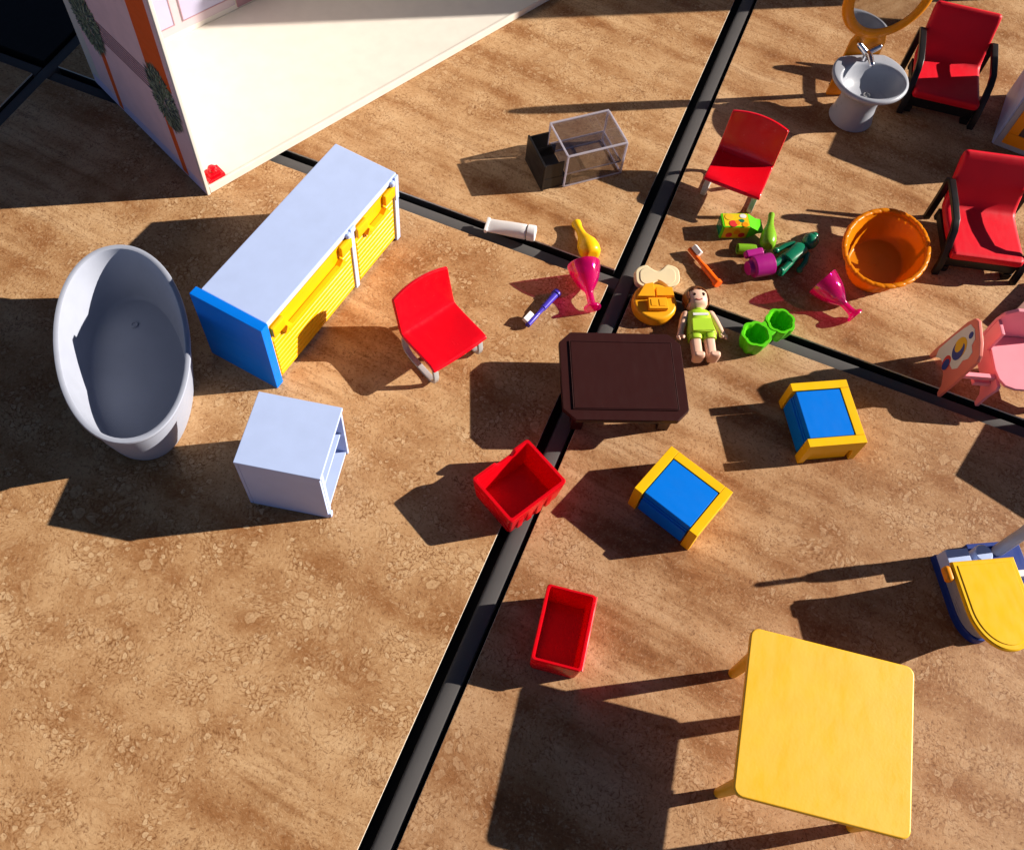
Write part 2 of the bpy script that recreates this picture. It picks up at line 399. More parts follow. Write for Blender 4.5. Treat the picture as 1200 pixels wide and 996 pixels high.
def place(o, loc, rotz=0.0, rot=None):
    o.location = Vector(loc) * MM
    o.rotation_euler = rot if rot else (0, 0, R(rotz))

def tag(o, label, cat, group=None):
    o['label'] = label; o['category'] = cat
    if group: o['group'] = group
    return o

def thing(name, label, cat, loc=(0, 0, 0), rotz=0.0, group=None):
    o = bpy.data.objects.new(name, None); COL.objects.link(o)
    o.empty_display_size = 0.01
    place(o, loc, rotz)
    return tag(o, label, cat, group)

def part(name, g, mat, parent=None, smooth=40, label=None):
    me = g.mesh(smooth) if isinstance(g, G) else g
    if not me.materials: me.materials.append(M[mat])
    o = bpy.data.objects.new(name, me); COL.objects.link(o)
    if parent is not None: o.parent = parent
    if label: o['label'] = label
    wnm = o.modifiers.new('weighted_normal', 'WEIGHTED_NORMAL'); wnm.keep_sharp = True; wnm.weight = 90
    return o

def single(name, g, mat, label, cat, loc, rotz=0.0, group=None, smooth=40):
    o = part(name, g, mat, None, smooth); place(o, loc, rotz)
    return tag(o, label, cat, group)

def lay(o, p0, p1, roll=0.0):
    # local +z runs from p0 to p1 (mm, world); origin at p0
    d = (Vector(p1) - Vector(p0)).normalized()
    o.matrix_world = Matrix.Translation(Vector(p0) * MM) @ d.to_track_quat('Z', 'Y').to_matrix().to_4x4() @ Matrix.Rotation(R(roll), 4, 'Z')

def lay_y(o, p0, p1, ydir):
    # as lay(), with local +y turned as near as possible to ydir
    d = (Vector(p1) - Vector(p0)).normalized(); y = Vector(ydir); y = (y - d * y.dot(d)).normalized(); x = y.cross(d)
    o.matrix_world = Matrix.Translation(Vector(p0) * MM) @ Matrix((x, y, d)).transposed().to_4x4()

def superellipse(a, b, n=2.0, seg=48, cx=0.0, cy=0.0, z=0.0):
    out = []
    for k in range(seg):
        t = 2 * math.pi * k / seg; c, s = math.cos(t), math.sin(t)
        out.append((cx + a * math.copysign(abs(c) ** (2 / n), c), cy + b * math.copysign(abs(s) ** (2 / n), s), z))
    return out

def rrect(x0, x1, y0, y1, r, seg=5):
    out = []
    for cx, cy, a0 in ((x1 - r, y1 - r, 0), (x0 + r, y1 - r, 90), (x0 + r, y0 + r, 180), (x1 - r, y0 + r, 270)):
        for k in range(seg + 1):
            a = R(a0 + 90 * k / seg); out.append((cx + r * math.cos(a), cy + r * math.sin(a)))
    return out

# ------------------------------------------------------------------ the tiled tabletop
base = part('tabletop', G().box(-960, 870, -560, 1320, -26, -11), 'dark')
base['kind'] = 'structure'
base['label'] = 'dark metal tabletop inlaid with brown stone tiles'
COLS = [(-938, -499.5), (-487.5, -48.2), (-30.5, 409.0), (421, 860)]
ROWS = [(-510, -66), (-52, 392.2), (406.4, 850), (864, 1300)]
for i, (x0, x1) in enumerate(COLS):
    for j, (y0, y1) in enumerate(ROWS):
        cx, cy = (x0 + x1) / 2, (y0 + y1) / 2
        black = (i == 0 and j >= 2)
        g = G().box(x0 - cx, x1 - cx, y0 - cy, y1 - cy, -1.5, 0, 0.4, 2).box(x0 - cx + 0.3, x1 - cx - 0.3, y0 - cy + 0.3, y1 - cy - 0.3, -10.8, -1.55)
        me = g.mesh(30)
        me.materials.append(M['black_tile' if black else 'tile']); me.materials.append(M['tile_edge']); me.materials.append(M['dark'])
        if not black:
            for p in me.polygons:
                if abs(p.normal.z) < 0.9: p.material_index = 1 if p.center.z > -0.0016 else 2  # lower tile sides coloured dark, standing in for shade in the joints
        t = part('tile', me, 'tile', base, label='black tile' if black else None)
        t.location = (cx * MM, cy * MM, 0)
        t.color = {(2, 1): (0.88, 0.86, 0.90, 0.75), (1, 2): (0.98, 0.97, 0.96, 0.55), (2, 2): (0.97, 0.96, 0.97, 0.4)}.get((i, j), (1, 1, 1, 1))
def bar(length, wid):
    w = wid / 2
    sec = [(-w, -8), (-w, -4.2), (-w + 0.8, -2.6), (-w + 2.2, -1.9), (0, -1.6), (w - 1.6, -1.5), (w - 0.6, -1.9), (w, -3.2), (w, -8)]
    return sec
for x in (-493.5, -37.8, 415):
    sec = bar(0, 10.2)
    g = G().prism([(a, b) for a, b in sec], -900, 900, 'xz')
    o = part('frame_bar', g, 'bar', base, 35); o.location = (x * MM, 0.4, 0)
for y in (-59, 398.6, 857):
    for x0, x1 in ((-950, -499.5), (-488.3, -43.0), (-32.6, 409), (421, 865)):
        sec = bar(0, 10.0)
        g = G().prism([(a, b) for a, b in sec], x0, x1, 'yz')
        o = part('frame_bar', g, 'bar', base, 35); o.location = (0, (y - 0.6) * MM, -0.0014)

# ------------------------------------------------------------------ doll's house (floor, side wall, back wall)
house = thing('dollhouse', "cream doll's house with printed lilac side wall standing at top left", 'dollhouse', (-327.0, 345.8, 0), 65.2)
part('floor', G().box(2.6, 430, 0, 138, 0, 5.0, 0.5), 'cream', house)
part('floor_lip', G().box(2.8, 430, -1.0, 1.2, 0.3, 6.2, 0.4), 'cream', house)
part('side_wall', G().box(0, 2.4, -1.4, 140.5, 0, 215, 0.4), 'cream', house)
part('back_wall', G().box(2.6, 430, 138.2, 141, 0, 215, 0.4), 'cream', house)
def wall_decal(name, poly, mat, d=0.15, label=None):
    g = G().prism(poly, -d, -0.02, 'yz')
    return part(name, g, mat, house, label=label)
def rect(y0, y1, z0, z1): return [(y0, z0), (y1, z0), (y1, z1), (y0, z1)]
wall_decal('wall_print', rect(0.6, 127.5, 10, 214), 'wall_print')
wall_decal('paving_print', rect(0.6, 138, 0.6, 9.98), 'paving_print')
wall_decal('corner_post_print', rect(127.6, 138.5, 10, 214), 'cream')
wall_decal('wide_stripe', rect(5.5, 31, 84, 214), 'orange_print', 0.3)
wall_decal('narrow_stripe', [(20, 2), (26.5, 2), (29.5, 52), (23, 52)], 'orange_print', 0.3)
wall_decal('narrow_stripe', [(101, 2), (106.5, 2), (105, 54), (98.5, 54)], 'orange_print', 0.3)
wall_decal('narrow_stripe', rect(100.5, 103.5, 86, 214), 'orange_print', 0.3)
g = G()
for k in range(7):
    z = 66.5 + k * 2.5
    g.prism(rect(31, 99, z, z + 1.5), -0.3, -0.02, 'yz')
part('slatted_band_print', g, 'band_print', house)
def plant(cy, cz, ry, rz, n, seed, tone):
    rnd = random.Random(seed)
    pl = None
    for mat in ('leaf_a', 'leaf_b', 'leaf_c'):
        b = bmesh.new()
        for _ in range(n):
            a = rnd.uniform(0, 2 * math.pi); q = math.sqrt(rnd.random())
            y, z = cy + ry * q * math.cos(a) * 0.75, cz + rz * q * math.sin(a) * 0.8
            d = Vector((y - cy, (z - cz) * 1.1 + rnd.uniform(-6, 12))).normalized()
            d.rotate(Matrix.Rotation(rnd.uniform(-0.5, 0.5), 2))
            L_, w = rnd.uniform(3, 8.5), rnd.uniform(0.25, 0.7)
            y = max(y, 8.5)
            x = -rnd.uniform(0.32, 0.8)
            s = Vector((-d.y, d.x))
            pts = [Vector((y, z)) - s * w * 0.5, Vector((y, z)) + d * L_ * 0.5 - s * w, Vector((y, z)) + d * L_, Vector((y, z)) + d * L_ * 0.5 + s * w]
            b.faces.new([b.verts.new((x, q2.x, q2.y)) for q2 in pts])
        g = G(); g._merge(b)
        o = part('plant_print' if pl is None else 'leaf_print', g, mat, house if pl is None else pl)
        o['kind'] = 'stuff'
        if pl is None: pl = o
plant(20, 70, 16, 26, 420, 3, 0)
plant(109, 74, 19, 28, 480, 5, 0)
# french window printed/pressed on the back wall
win = part('window', G().box(22, 122, 137.0, 138.1, 10, 140), 'frame_print', house)
for x0, x1 in ((26, 70), (77, 118)):
    part('pane', G().box(x0, x1, 136.6, 136.95, 17, 134), 'pane_print', win)
    g = G()
    for a, b_, c, d in ((x0, x0 + 0.7, 17, 134), (x1 - 0.7, x1, 17, 134), (x0 + 0.8, x1 - 0.8, 17, 17.7)):
        g.box(a, b_, 136.3, 136.58, c, d)
    part('glazing_bar', g, 'band_print', win)
part('door_print', G().box(124, 160, 137.0, 138.1, 6.5, 140), 'band_print', house)
# red corner latch
latch = part('corner_latch', G().box(5, 18, 1.6, 12, 5.0, 8.0, 0.6).box(7, 16, 3, 10.5, 7.8, 10.4, 1.0), 'red', house)
part('latch_knob', G().lathe([(3.0, 9.6), (3.2, 11.5), (2.6, 13.2), (1.2, 13.8)], 16, cx=11.5, cy=6.8), 'red', latch)

# unseen panel, added so its upright edge throws the long straight shadow at top
shadow_caster = thing('shadow_panel', "tall cream panel added unseen beyond the top right corner for its shadow", 'panel', (213, 860, 0), 122)
part('panel', G().box(0, 330, -4, 0, 0, 372, 0.6), 'cream', shadow_caster)
part('foot_plate', G().box(6, 324, 0.2, 60, 0, 4, 0.5), 'cream', shadow_caster)

# ------------------------------------------------------------------ cabinet with two yellow drawers
cab = thing('drawer_cabinet', 'lavender cabinet with blue end panel and two ribbed yellow drawer fronts', 'cabinet', (-208.8, 229.4, 0), 82.9)
part('end_panel', G().box(0, 6.2, 0, 49.6, 0, 62, 0.5), 'blue', cab)
carc = part('carcass', G().box(6.3, 141, 1.2, 46.6, 56.6, 61.2, 0.8).box(6.3, 141, 43.6, 46.4, 0.8, 56.5).box(136.8, 140.9, 0.2, 43.5, 0.4, 56.5, 0.4)
            .box(88.6, 92.2, 0.6, 43.5, 1, 56.5, 0.4).box(6.3, 136.7, 3, 43.5, 0.8, 4).box(137, 140.8, -0.4, 1.4, 40, 60.2, 0.4).box(87.9, 92.9, -0.4, 1.6, 55.6, 60.2, 0.6), 'lavender', cab)
part('hinge_peg', G().lathe([(1.9, 56), (1.9, 58.6), (1.2, 59.4)], 12, cx=85.7, cy=0.6), 'lavender', carc)
part('hinge_peg', G().lathe([(1.9, 56), (1.9, 58.6), (1.2, 59.4)], 12, cx=134.6, cy=0.6), 'lavender', carc)
def drawer(x0, x1):
    d = part('drawer_front', G().box(x0, x1, 1.6, 5.2, 3.0, 55.0, 0.4).box(x0 + 0.6, x0 + 12, -1.4, 2.0, 46.5, 55.4, 1.2).box(x1 - 12, x1 - 0.6, -1.4, 2.0, 46.5, 55.4, 1.2), 'yellow_door', cab)
    part('handle', G().box(x0 + 12.5, x1 - 12.5, -2.2, 1.2, 41.6, 43.4, 0.5).prism([(x0 + 9.5, 41.8), (x0 + 14, 38.2), (x0 + 16.5, 43.2), (x0 + 12, 46)], -1.9, 1.8, 'xz', 0.3)
         .prism([(x1 - 9.5, 41.8), (x1 - 14, 39.6), (x1 - 16.5, 43.2), (x1 - 12, 46)], -1.9, 1.8, 'xz', 0.3), 'yellow_door', d)
    g = G()
    z = 4.2
    while z < 41:
        g.box(x0 + 1.2, x1 - 1.2, 1.05, 1.9, z, z + 3.5, 0.3, 1); z += 4.2
    part('ribs', g, 'yellow_door', d)
    part('drawer_box', G().box(x0 + 1.5, x1 - 1.5, 5.3, 40, 4.2, 40), 'yellow_door', d)
drawer(6.8, 88.0)
drawer(92.8, 136.4)

# ------------------------------------------------------------------ bathtub
def tub_ring(a, b, z, n=2.1, cx=0.0): return superellipse(a, b, n, 72, cx, 0, z)
tub = thing('bathtub', 'oval light grey bathtub left of the lavender cabinet', 'bathtub', (-287.0, 203.2, 0), -51.5)
prof = [(56, 27, 0), (58.5, 29, 0.6), (61, 31, 6), (64.5, 33.5, 20), (67, 35.4, 35), (67.4, 35.8, 39.6), (68.9, 37.0, 40.2), (69.3, 37.3, 41.4), (68.8, 36.9, 42.4), (67.2, 35.4, 42.7),
        (65.9, 34.2, 42.2), (65.3, 33.6, 40), (63.0, 31.8, 26), (60.0, 29.6, 12), (58.2, 28.3, 5.2), (57.2, 27.6, 3.8), (55.5, 26.4, 3.2), (44, 20, 3.0), (20, 9, 2.9)]
part('basin', G().rings([tub_ring(a, b, z) for a, b, z in prof]), 'tub', tub, 50)
dr = part('drain', G().lathe([(2.3, 3.0), (2.3, 3.9), (1.5, 4.0), (1.3, 3.4)], 20, cx=-37, cy=0), 'tub', tub)

# ------------------------------------------------------------------ lavender cube cabinet, open at the side
cube = thing('cube_cabinet', 'lavender open-sided cube cabinet in front of the blue end panel', 'cabinet', (-167.6, 182.6, 0), 11.8)
part('top', G().box(-23.6, 23.6, -22.2, 22.2, 50.6, 53, 0.5), 'lavender', cube)
part('side', G().box(-21.4, 22.8, -22.0, -19.8, 0, 50.5, 0.35), 'lavender', cube)
part('side', G().box(-21.4, 22.8, 19.8, 22.0, 0, 50.5, 0.35), 'lavender', cube)
part('back', G().box(-23.4, -21.5, -22.0, 22.0, 0, 50.5, 0.35), 'lavender', cube)
part('shelf', G().box(-21.4, 20.5, -19.7, 19.7, 24, 26, 0.3), 'lavender', cube)
part('bottom', G().box(-21.4, 21.8, -19.7, 19.7, 1.2, 3.2, 0.3), 'lavender', cube)
part('front_rail', G().box(20.8, 22.9, -19.7, -16.5, 3.3, 50.5, 0.3).box(21.0, 24.4, -21.6, -18.5, 0.2, 5, 0.4), 'lavender', cube)

# ------------------------------------------------------------------ red chairs with grey loop legs
def make_chair():
    root = thing('chair', '', 'chair', group='red chairs with grey loop legs')
    prof = [(-17.2, 18.2), (-16.5, 19.2), (-14, 20.0), (-5, 19.8), (4, 19.6), (12, 19.8), (15.2, 20.6), (16.8, 22.6), (18.4, 27), (20.8, 34.5), (23.4, 42), (25.8, 49.4)]
    b = bmesh.new(); NX = 14
    grid = []
    for i, (y, z) in enumerate(prof):
        row = []
        for k in range(NX + 1):
            u = -1 + 2 * k / NX
            w = 20.8
            back = max(0, (z - 21) / 29)
            yy = y - 2.6 * back * u * u + (0 if i > 3 else 0.8 * u * u)
            zz = z + back * 2.2 * (1 - u * u) * (1 if i == len(prof) - 1 else 0.4) - (0.9 * (1 - u * u) if 2 <= i <= 5 else 0)
            row.append(b.verts.new((u * w, yy, zz)))
        grid.append(row)
    for i in range(len(prof) - 1):
        for k in range(NX):
            b.faces.new((grid[i][k], grid[i][k + 1], grid[i + 1][k + 1], grid[i + 1][k]))
    bmesh.ops.recalc_face_normals(b, faces=b.faces)
    bmesh.ops.solidify(b, geom=b.faces[:], thickness=2.6)
    bmesh.ops.recalc_face_normals(b, faces=b.faces)
    es = [e for e in b.edges if len(e.link_faces) == 2 and e.calc_face_angle(0) > 1.0]
    bmesh.ops.bevel(b, geom=es, offset=0.75, segments=2, profile=0.5, affect='EDGES')
    g = G(); g._merge(b)
    part('shell', g, 'red', root, 50)
    path = [(14.5, 18.5), (15.8, 14), (16.0, 9), (14.0, 4.2), (9.5, 1.6), (4, 1.05), (-6, 1.05), (-12.5, 1.4), (-15.6, 3.8), (-16.2, 8), (-15.4, 13), (-14.2, 18)]
    sec = [(-1.9, -0.6), (-1.5, -1.0), (1.5, -1.0), (1.9, -0.6), (1.9, 0.6), (1.5, 1.0), (-1.5, 1.0), (-1.9, 0.6)]
    for s in (-1, 1):
        # section: first coordinate across (x), second radial
        pts = [(s * 17.6, y, z) for y, z in path]
        rings = []
        for i, p in enumerate(pts):
            t = Vector(pts[min(i + 1, len(pts) - 1)]) - Vector(pts[max(i - 1, 0)]); t.normalize()
            nrm = Vector((1, 0, 0)).cross(t)
            rings.append([Vector(p) + Vector((1, 0, 0)) * q[0] + nrm * q[1] for q in sec])
        part('loop_leg', G().rings(rings), 'silver', root, 50)
    return root
def copy_tree(o, parent=None):
    c = o.copy(); COL.objects.link(c)
    if parent is not None: c.parent = parent
    for ch in list(o.children): copy_tree(ch, c)
    return c
chair = make_chair()
chair2 = copy_tree(chair)
place(chair, (-127.6, 295.4, 0), 62.3); chair['label'] = 'red chair with grey loop legs beside the lavender cabinet'
place(chair2, (6.3, 510.5, 0), -2.5); chair2['label'] = 'red chair with grey loop legs turned away behind the juice carton'

# ------------------------------------------------------------------ red armchairs with black frames
def make_armchair():
    root = thing('armchair', '', 'armchair', group='red armchairs with black arm frames')
    # seat and back as one padded shell (profile in y,z), rounded sideways
    top = [(-23, 15.4), (-24.4, 18), (-23.6, 21.2), (-21.5, 22.4), (-10, 22.0), (8, 21.4), (17, 21.6), (20.5, 23.5), (23.4, 28), (28.8, 39.5), (34.4, 51), (36.4, 54.6), (38.4, 55.8), (40.6, 55.2), (41.6, 53.0)]
    bot = [(41.2, 48), (35, 34.5), (29.5, 23.5), (24.5, 15.8), (10, 14.4), (-10, 14.4)]
    poly = top + bot
    xs = [(-25.4, 2.4), (-25.0, 1.2), (-24.0, 0.35), (-22.2, 0), (0, 0), (22.2, 0), (24.0, 0.35), (25.0, 1.2), (25.4, 2.4)]
    n = len(poly); rings = []
    cen = Vector((sum(p[0] for p in poly) / n, sum(p[1] for p in poly) / n))
    # inward offsets by edge normals
    nor = []
    for i in range(n):
        a, c = Vector(poly[i - 1]), Vector(poly[(i + 1) % n]); t = (c - a).normalized(); nor.append(Vector((t.y, -t.x)))
    area = sum(poly[i][0] * poly[(i + 1) % n][1] - poly[(i + 1) % n][0] * poly[i][1] for i in range(n))
    sg = -1 if area > 0 else 1
    for x, ins in xs:
        rings.append([(x, poly[i][0] + sg * nor[i].x * ins, poly[i][1] + sg * nor[i].y * ins) for i in range(n)])
    part('padded_seat', G().rings(rings), 'red_soft', root, 45)
    side = [(27.5, 0.2), (28.5, 20), (30, 36), (27, 38), (8, 37.2), (-6, 35.6), (-12, 31.5), (-17.5, 22), (-22.5, 10), (-24, 0.2)]
    sec = [(-2.3, -1.4), (-1.8, -1.8), (1.8, -1.8), (2.3, -1.4), (2.3, 1.4), (1.8, 1.8), (-1.8, 1.8), (-2.3, 1.4)]
    for s in (-1, 1):
        rings = []
        pts = [(s * 27.8, y, z + (2.0 if i in (0, len(side) - 1) else 0)) for i, (y, z) in enumerate(side)]
        pts[0] = (s * 27.8, 27.5, 0.1); pts[-1] = (s * 27.8, -24, 0.1)
        for i, p in enumerate(pts):
            t = Vector(pts[min(i + 1, len(pts) - 1)]) - Vector(pts[max(i - 1, 0)]); t.normalize()
            if i in (0, len(pts) - 1): t = Vector((0, 0, 1 if i == 0 else -1))
            nrm = Vector((1, 0, 0)).cross(t)
            rings.append([Vector(p) + Vector((1, 0, 0)) * q[0] + nrm * q[1] for q in sec])
        part('arm_frame', G().rings(rings), 'black', root, 40)
    part('under_frame', G().box(-25.7, 25.7, -21, -17, 5.5, 14.2, 0.6).box(-25.7, 25.7, 20, 24, 5.5, 14.2, 0.6).box(-25.6, -21, -16.9, 19.9, 8, 14, 0.4).box(21, 25.6, -16.9, 19.9, 8, 14, 0.4), 'black', root)
    for x0 in (-25.5, 19.5): part('foot', G().box(x0, x0 + 6, -21.6, -15.6, 0, 5.4, 0.5), 'black', root)
    part('back_frame', G().prism([(29.4, 18), (43.2, 47), (45.0, 46.4), (32.6, 17)], -23, 23, 'yz', 0.5), 'black', root)
    return root
ac = make_armchair(); ac2 = copy_tree(ac)
place(ac, (130.6, 678.0, 0), 8.0); ac['label'] = 'red armchair with black arms beside the grey washbasin'
place(ac2, (179.4, 531.8, 0), 16.0); ac2['label'] = 'red armchair with black arms next to the orange basket'

# ------------------------------------------------------------------ washbasin
sink = thing('washbasin', 'grey pedestal washbasin with chrome tap at the top right', 'washbasin', (71.5, 626.8, 0), 30)
# local: x along the mirror, +y towards the mirror
def sink_ring(a, b, z, cy=0.0, flat=None, seg=64):
    out = []
    for k in range(seg):
        t = 2 * math.pi * k / seg
        x, y = a * math.cos(t), b * math.sin(t) + cy
        if flat is not None and y > flat: y = flat + (y - flat) * 0.18
        out.append((x, y, z))
    return out
sp = [(16.5, 16.5, 0, 0, None), (17, 17, 0.7, 0, None), (15.6, 15.6, 6, 0, None), (14.3, 14.3, 16, 0, None), (14.6, 14.6, 23, 0, None), (19, 18, 29, 0, None), (25, 23.6, 33.4, 0, 20), (27.6, 26.2, 36, 0, 21),
      (28.6, 27.4, 37, 0, 21.6), (28.9, 27.8, 38.6, 0, 21.8), (28.2, 27.2, 39.8, 0, 21.4), (27, 26.0, 40.2, 0, 21), (25.4, 20.4, 40.2, -4.6, None), (24.4, 19.2, 39.8, -4.8, None), (23.4, 18.2, 38, -5, None),
      (21.5, 16.4, 34, -5.2, None), (17.5, 13, 30, -5.4, None), (11, 8, 27.4, -5.8, None), (4, 3.2, 26.6, -6, None)]
part('bowl', G().rings([sink_ring(*q) for q in sp]), 'grey', sink, 50)
part('drain', G().lathe([(2.9, 26.4), (2.9, 27.8), (2.2, 28.0), (2.0, 27.2)], 20, cy=-6.5), 'silver', sink)
tap = part('tap', G().lathe([(2.6, 40.2), (2.4, 41.5), (1.9, 43), (1.9, 47), (1.2, 47.6)], 16, cy=17.2).tube([(0, 19, 45.4), (0, 13, 46.8), (0, 6.0, 45.4)], [2.5, 2.4, 2.2], 14, round_ends=True), 'chrome', sink)
part('tap_handle', G().tube([(-1.0, 18, 46.0), (-6.4, 21.4, 50.2)], 2.3, 12, round_ends=True), 'chrome', tap)
part('tap_handle', G().tube([(1.0, 18, 46.0), (9.0, 19.6, 49.4)], 2.2, 12, round_ends=True), 'chrome', tap)

# ------------------------------------------------------------------ mirror on an orange upright
mir = thing('mirror_stand', 'oval mirror in an orange frame standing behind the washbasin', 'mirror', (48.6, 642.2, 0), 26)
# local x along the mirror plane, y behind; frame front at y=0
part('upright', G().prism([(0, 0), (27, 0), (27, 50), (25, 56), (2.5, 56), (0, 50)], 0, 2.6, 'xz', 0.5), 'orange', mir)
rings = []
SE = 56
for k in range(SE):
    t = 2 * math.pi * k / SE
    c, s = math.cos(t), math.sin(t); ring = []
    for q in range(10):
        a = 2 * math.pi * q / 10
        rad = 1 + 0
        dx = 4.4 * math.cos(a); dy = 2.6 * math.sin(a)
        ring.append((13.5 + (28.6 + dx) * c, dy + 1.3, 89 + (31.5 + dx) * s))
    rings.append(ring)
part('frame', G().rings(rings, closed=True), 'orange', mir, 60)
part('mirror_glass', G().prism([(13.5 + 26.2 * math.cos(2 * math.pi * k / 48), 89 + 29.1 * math.sin(2 * math.pi * k / 48)) for k in range(48)], 0.4, 2.0, 'xz'), 'mirror', mir, 30)
part('foot_plate', G().box(9, 25, 2.7, 14, 0, 2.0, 0.5), 'orange', mir)

# ------------------------------------------------------------------ stools
def make_stool():
    # local -x is the open front, U-shaped arms and back
    root = thing('block_seat', '', 'seat', group='yellow block seats with blue cushions')
    for s in (-1, 1):
        y0, y1 = (16.6, 22.2) if s > 0 else (-22.2, -16.6)
        a = part('arm', G().prism([(-18.4, 0), (-14.5, 0), (-13.0, 12.5), (12.8, 12.5), (14.5, 0), (18.4, 0), (18.4, 22.4), (-18.4, 22.4)], y0, y1, 'xz', 0.4), 'yellow', root)
        yy = (17.6, 20.4) if s > 0 else (-20.4, -17.6)
        part('arm_infill', G().box(-12.8, 12.6, yy[0], yy[1], 0.6, 12.4), 'yellow', a)
    part('back', G().box(12.6, 18.35, -16.55, 16.55, 0.8, 22.35, 0.35), 'yellow', root)
    cu = part('cushion', G().box(-16.4, 12.4, -16.2, 16.2, 16.4, 22.0, 0.7), 'blue', root)
    part('front_flap', G().box(-18.0, -15.2, -15.8, 15.8, 2.0, 15.6, 0.9).box(-17.0, -15.2, -15.6, 15.6, 15.0, 17.4, 0.3), 'blue', root)
    return root
st = make_stool(); st2 = copy_tree(st)
place(st, (108.9, 341.2, 0), 29.2); st['label'] = 'yellow block seat with blue cushion below the black cross bar, open to the left'
place(st2, (42.0, 255.0, 0), 71.5); st2['label'] = 'yellow block seat with blue cushion between the dark brown table and yellow table'

# ------------------------------------------------------------------ open red boxes
# local x: dir -28 (width), local y: dir 62
def open_box(W, D, Hh, t, bot, notch=None, fl=2.0, flutes=False):
    def rr(w, d, z, r=2.0): return [(x, y, z) for x, y in rrect(-w, w, -d, d, r, 4)]
    rings = [rr(W - fl - 0.6, D - fl - 0.6, 0), rr(W - fl, D - fl, 0.6), rr(W - fl * 0.5, D - fl * 0.5, Hh * 0.5), rr(W - 0.1, D - 0.1, Hh - 0.7), rr(W - 0.5, D - 0.5, Hh - 0.1), rr(W - t + 0.4, D - t + 0.4, Hh - 0.1, 1.4),
             rr(W - t, D - t, Hh - 0.7, 1.2), rr(W - t - fl, D - t - fl, bot + 0.5, 1.0), rr(W - t - fl - 0.4, D - t - fl - 0.4, bot, 0.8)]
    return G().rings(rings)
def dipped_box(W, D, Hh, t, bot, fl):
    def rr(w, d, z, r, dip):
        P = rrect(-w, w, -d, d, r, 4); out = []
        for i in range(len(P)):
            a, b = P[i], P[(i + 1) % len(P)]; L_ = math.hypot(b[0] - a[0], b[1] - a[1]); n = max(1, int(L_ / 1.2)) if L_ > 8 else 1
            n = 28 if L_ > 8 else 1
            for k in range(n):
                f = k / n; x, y = a[0] + (b[0] - a[0]) * f, a[1] + (b[1] - a[1]) * f
                q = max(0.0, min(1.0, (7.5 - abs(y - 3.0)) / 2.5)) if x < -w + 0.5 else 0.0
                q = q * q * (3 - 2 * q)
                out.append((x, y, z - dip * q))
        return out
    return G().rings([rr(W - fl - 0.6, D - fl - 0.6, 0, 2, 0), rr(W - fl, D - fl, 0.6, 2, 0), rr(W - fl * 0.5, D - fl * 0.5, Hh * 0.5, 2, 0), rr(W - 0.1, D - 0.1, Hh - 0.7, 2, 4.2), rr(W - 0.5, D - 0.5, Hh - 0.1, 2, 4.2),
             rr(W - t + 0.4, D - t + 0.4, Hh - 0.1, 1.4, 4.2), rr(W - t, D - t, Hh - 0.7, 1.2, 4.2), rr(W - t - fl, D - t - fl, bot + 0.5, 1.0, 0), rr(W - t - fl - 0.4, D - t - fl - 0.4, bot, 0.8, 0)])
gb = dipped_box(17.6, 21.2, 22, 2.4, 2.0, 2.0)
box1 = thing('red_tray', 'open red box straddling the black bar below the dark table', 'box', (-47.2, 222.7, 0), -28.0)
shell = part('shell', gb, 'red_box', box1, 40)
g = G()
for k in range(4):
    y = -14.5 + k * 7.2
    g.box(15.4, 17.2, y, y + 4.2, 3, 17, 0.7)
part('ribs', g, 'red_box', shell)
box2 = thing('red_bin', 'small open red box standing in front of the yellow table', 'box', (6.2, 153.4, 0), 8.6)
sh2 = part('shell', open_box(13.7, 21.4, 20.5, 1.9, 1.8, fl=1.0), 'red_box', box2)
part('rim_bead', G().tube([(13.8, 20.6, 19.3), (13.8, -20.6, 19.3)], 0.7, 8), 'red', sh2)

# ------------------------------------------------------------------ dark brown table
dt = thing('coffee_table', 'dark brown coffee table with a framed top in the middle', 'table', (-14.9, 311.0, 0), 23.4)
ch = 7.5; a, b_ = 38.2, 31.0
octo = lambda a, b, c: [(-a + c, -b), (a - c, -b), (a, -b + c), (a, b - c), (a - c, b), (-a + c, b), (-a, b - c), (-a, -b + c)]
part('top', G().prism(octo(a, b_, ch), 22.2, 26.2, 'xy', 0.8), 'brown', dt)
part('top_border', G().prism([(-37.2, -30), (37.2, -30), (32.2, -24.6), (-32.2, -24.6)], 26.25, 27.2, 'xy', 0.3).prism([(-37.2, 30), (37.2, 30), (32.2, 24.6), (-32.2, 24.6)][::-1], 26.25, 27.2, 'xy', 0.3)
     .box(32.3, 37.2, -23.5, 23.5, 26.25, 27.2, 0.3).box(-37.2, -32.3, -23.5, 23.5, 26.25, 27.2, 0.3) if False else G().box(-31.2, 31.2, -23.4, 23.4, 26.25, 27.0, 0.35, 2), 'brown', dt)
g = G()
for p0, p1 in (((-31.7, -23.9), (31.7, -23.9)), ((31.7, -23.9), (31.7, 23.9)), ((31.7, 23.9), (-31.7, 23.9)), ((-31.7, 23.9), (-31.7, -23.9))):
    g.tube([(*p0, 26.7), (*p1, 26.7)], 0.32, 8)
part('panel_bead', g, 'brown', dt)
for sx in (-1, 1):
    for sy in (-1, 1):
        x, y = sx * 27, sy * 20
        part('leg', G().rings([[(x + sx * q * 0 + u * w, y + v * w, z) for u, v in ((-1, -1), (1, -1), (1, 1), (-1, 1))] for z, w, q in ((0, 3.4, 0), (8, 3.6, 0), (22.1, 5.0, 0))]), 'brown', dt)
part('apron', G().box(-22, 22, -22, -19, 18, 22.1).box(-22, 22, 19, 22, 18, 22.1), 'brown', dt)

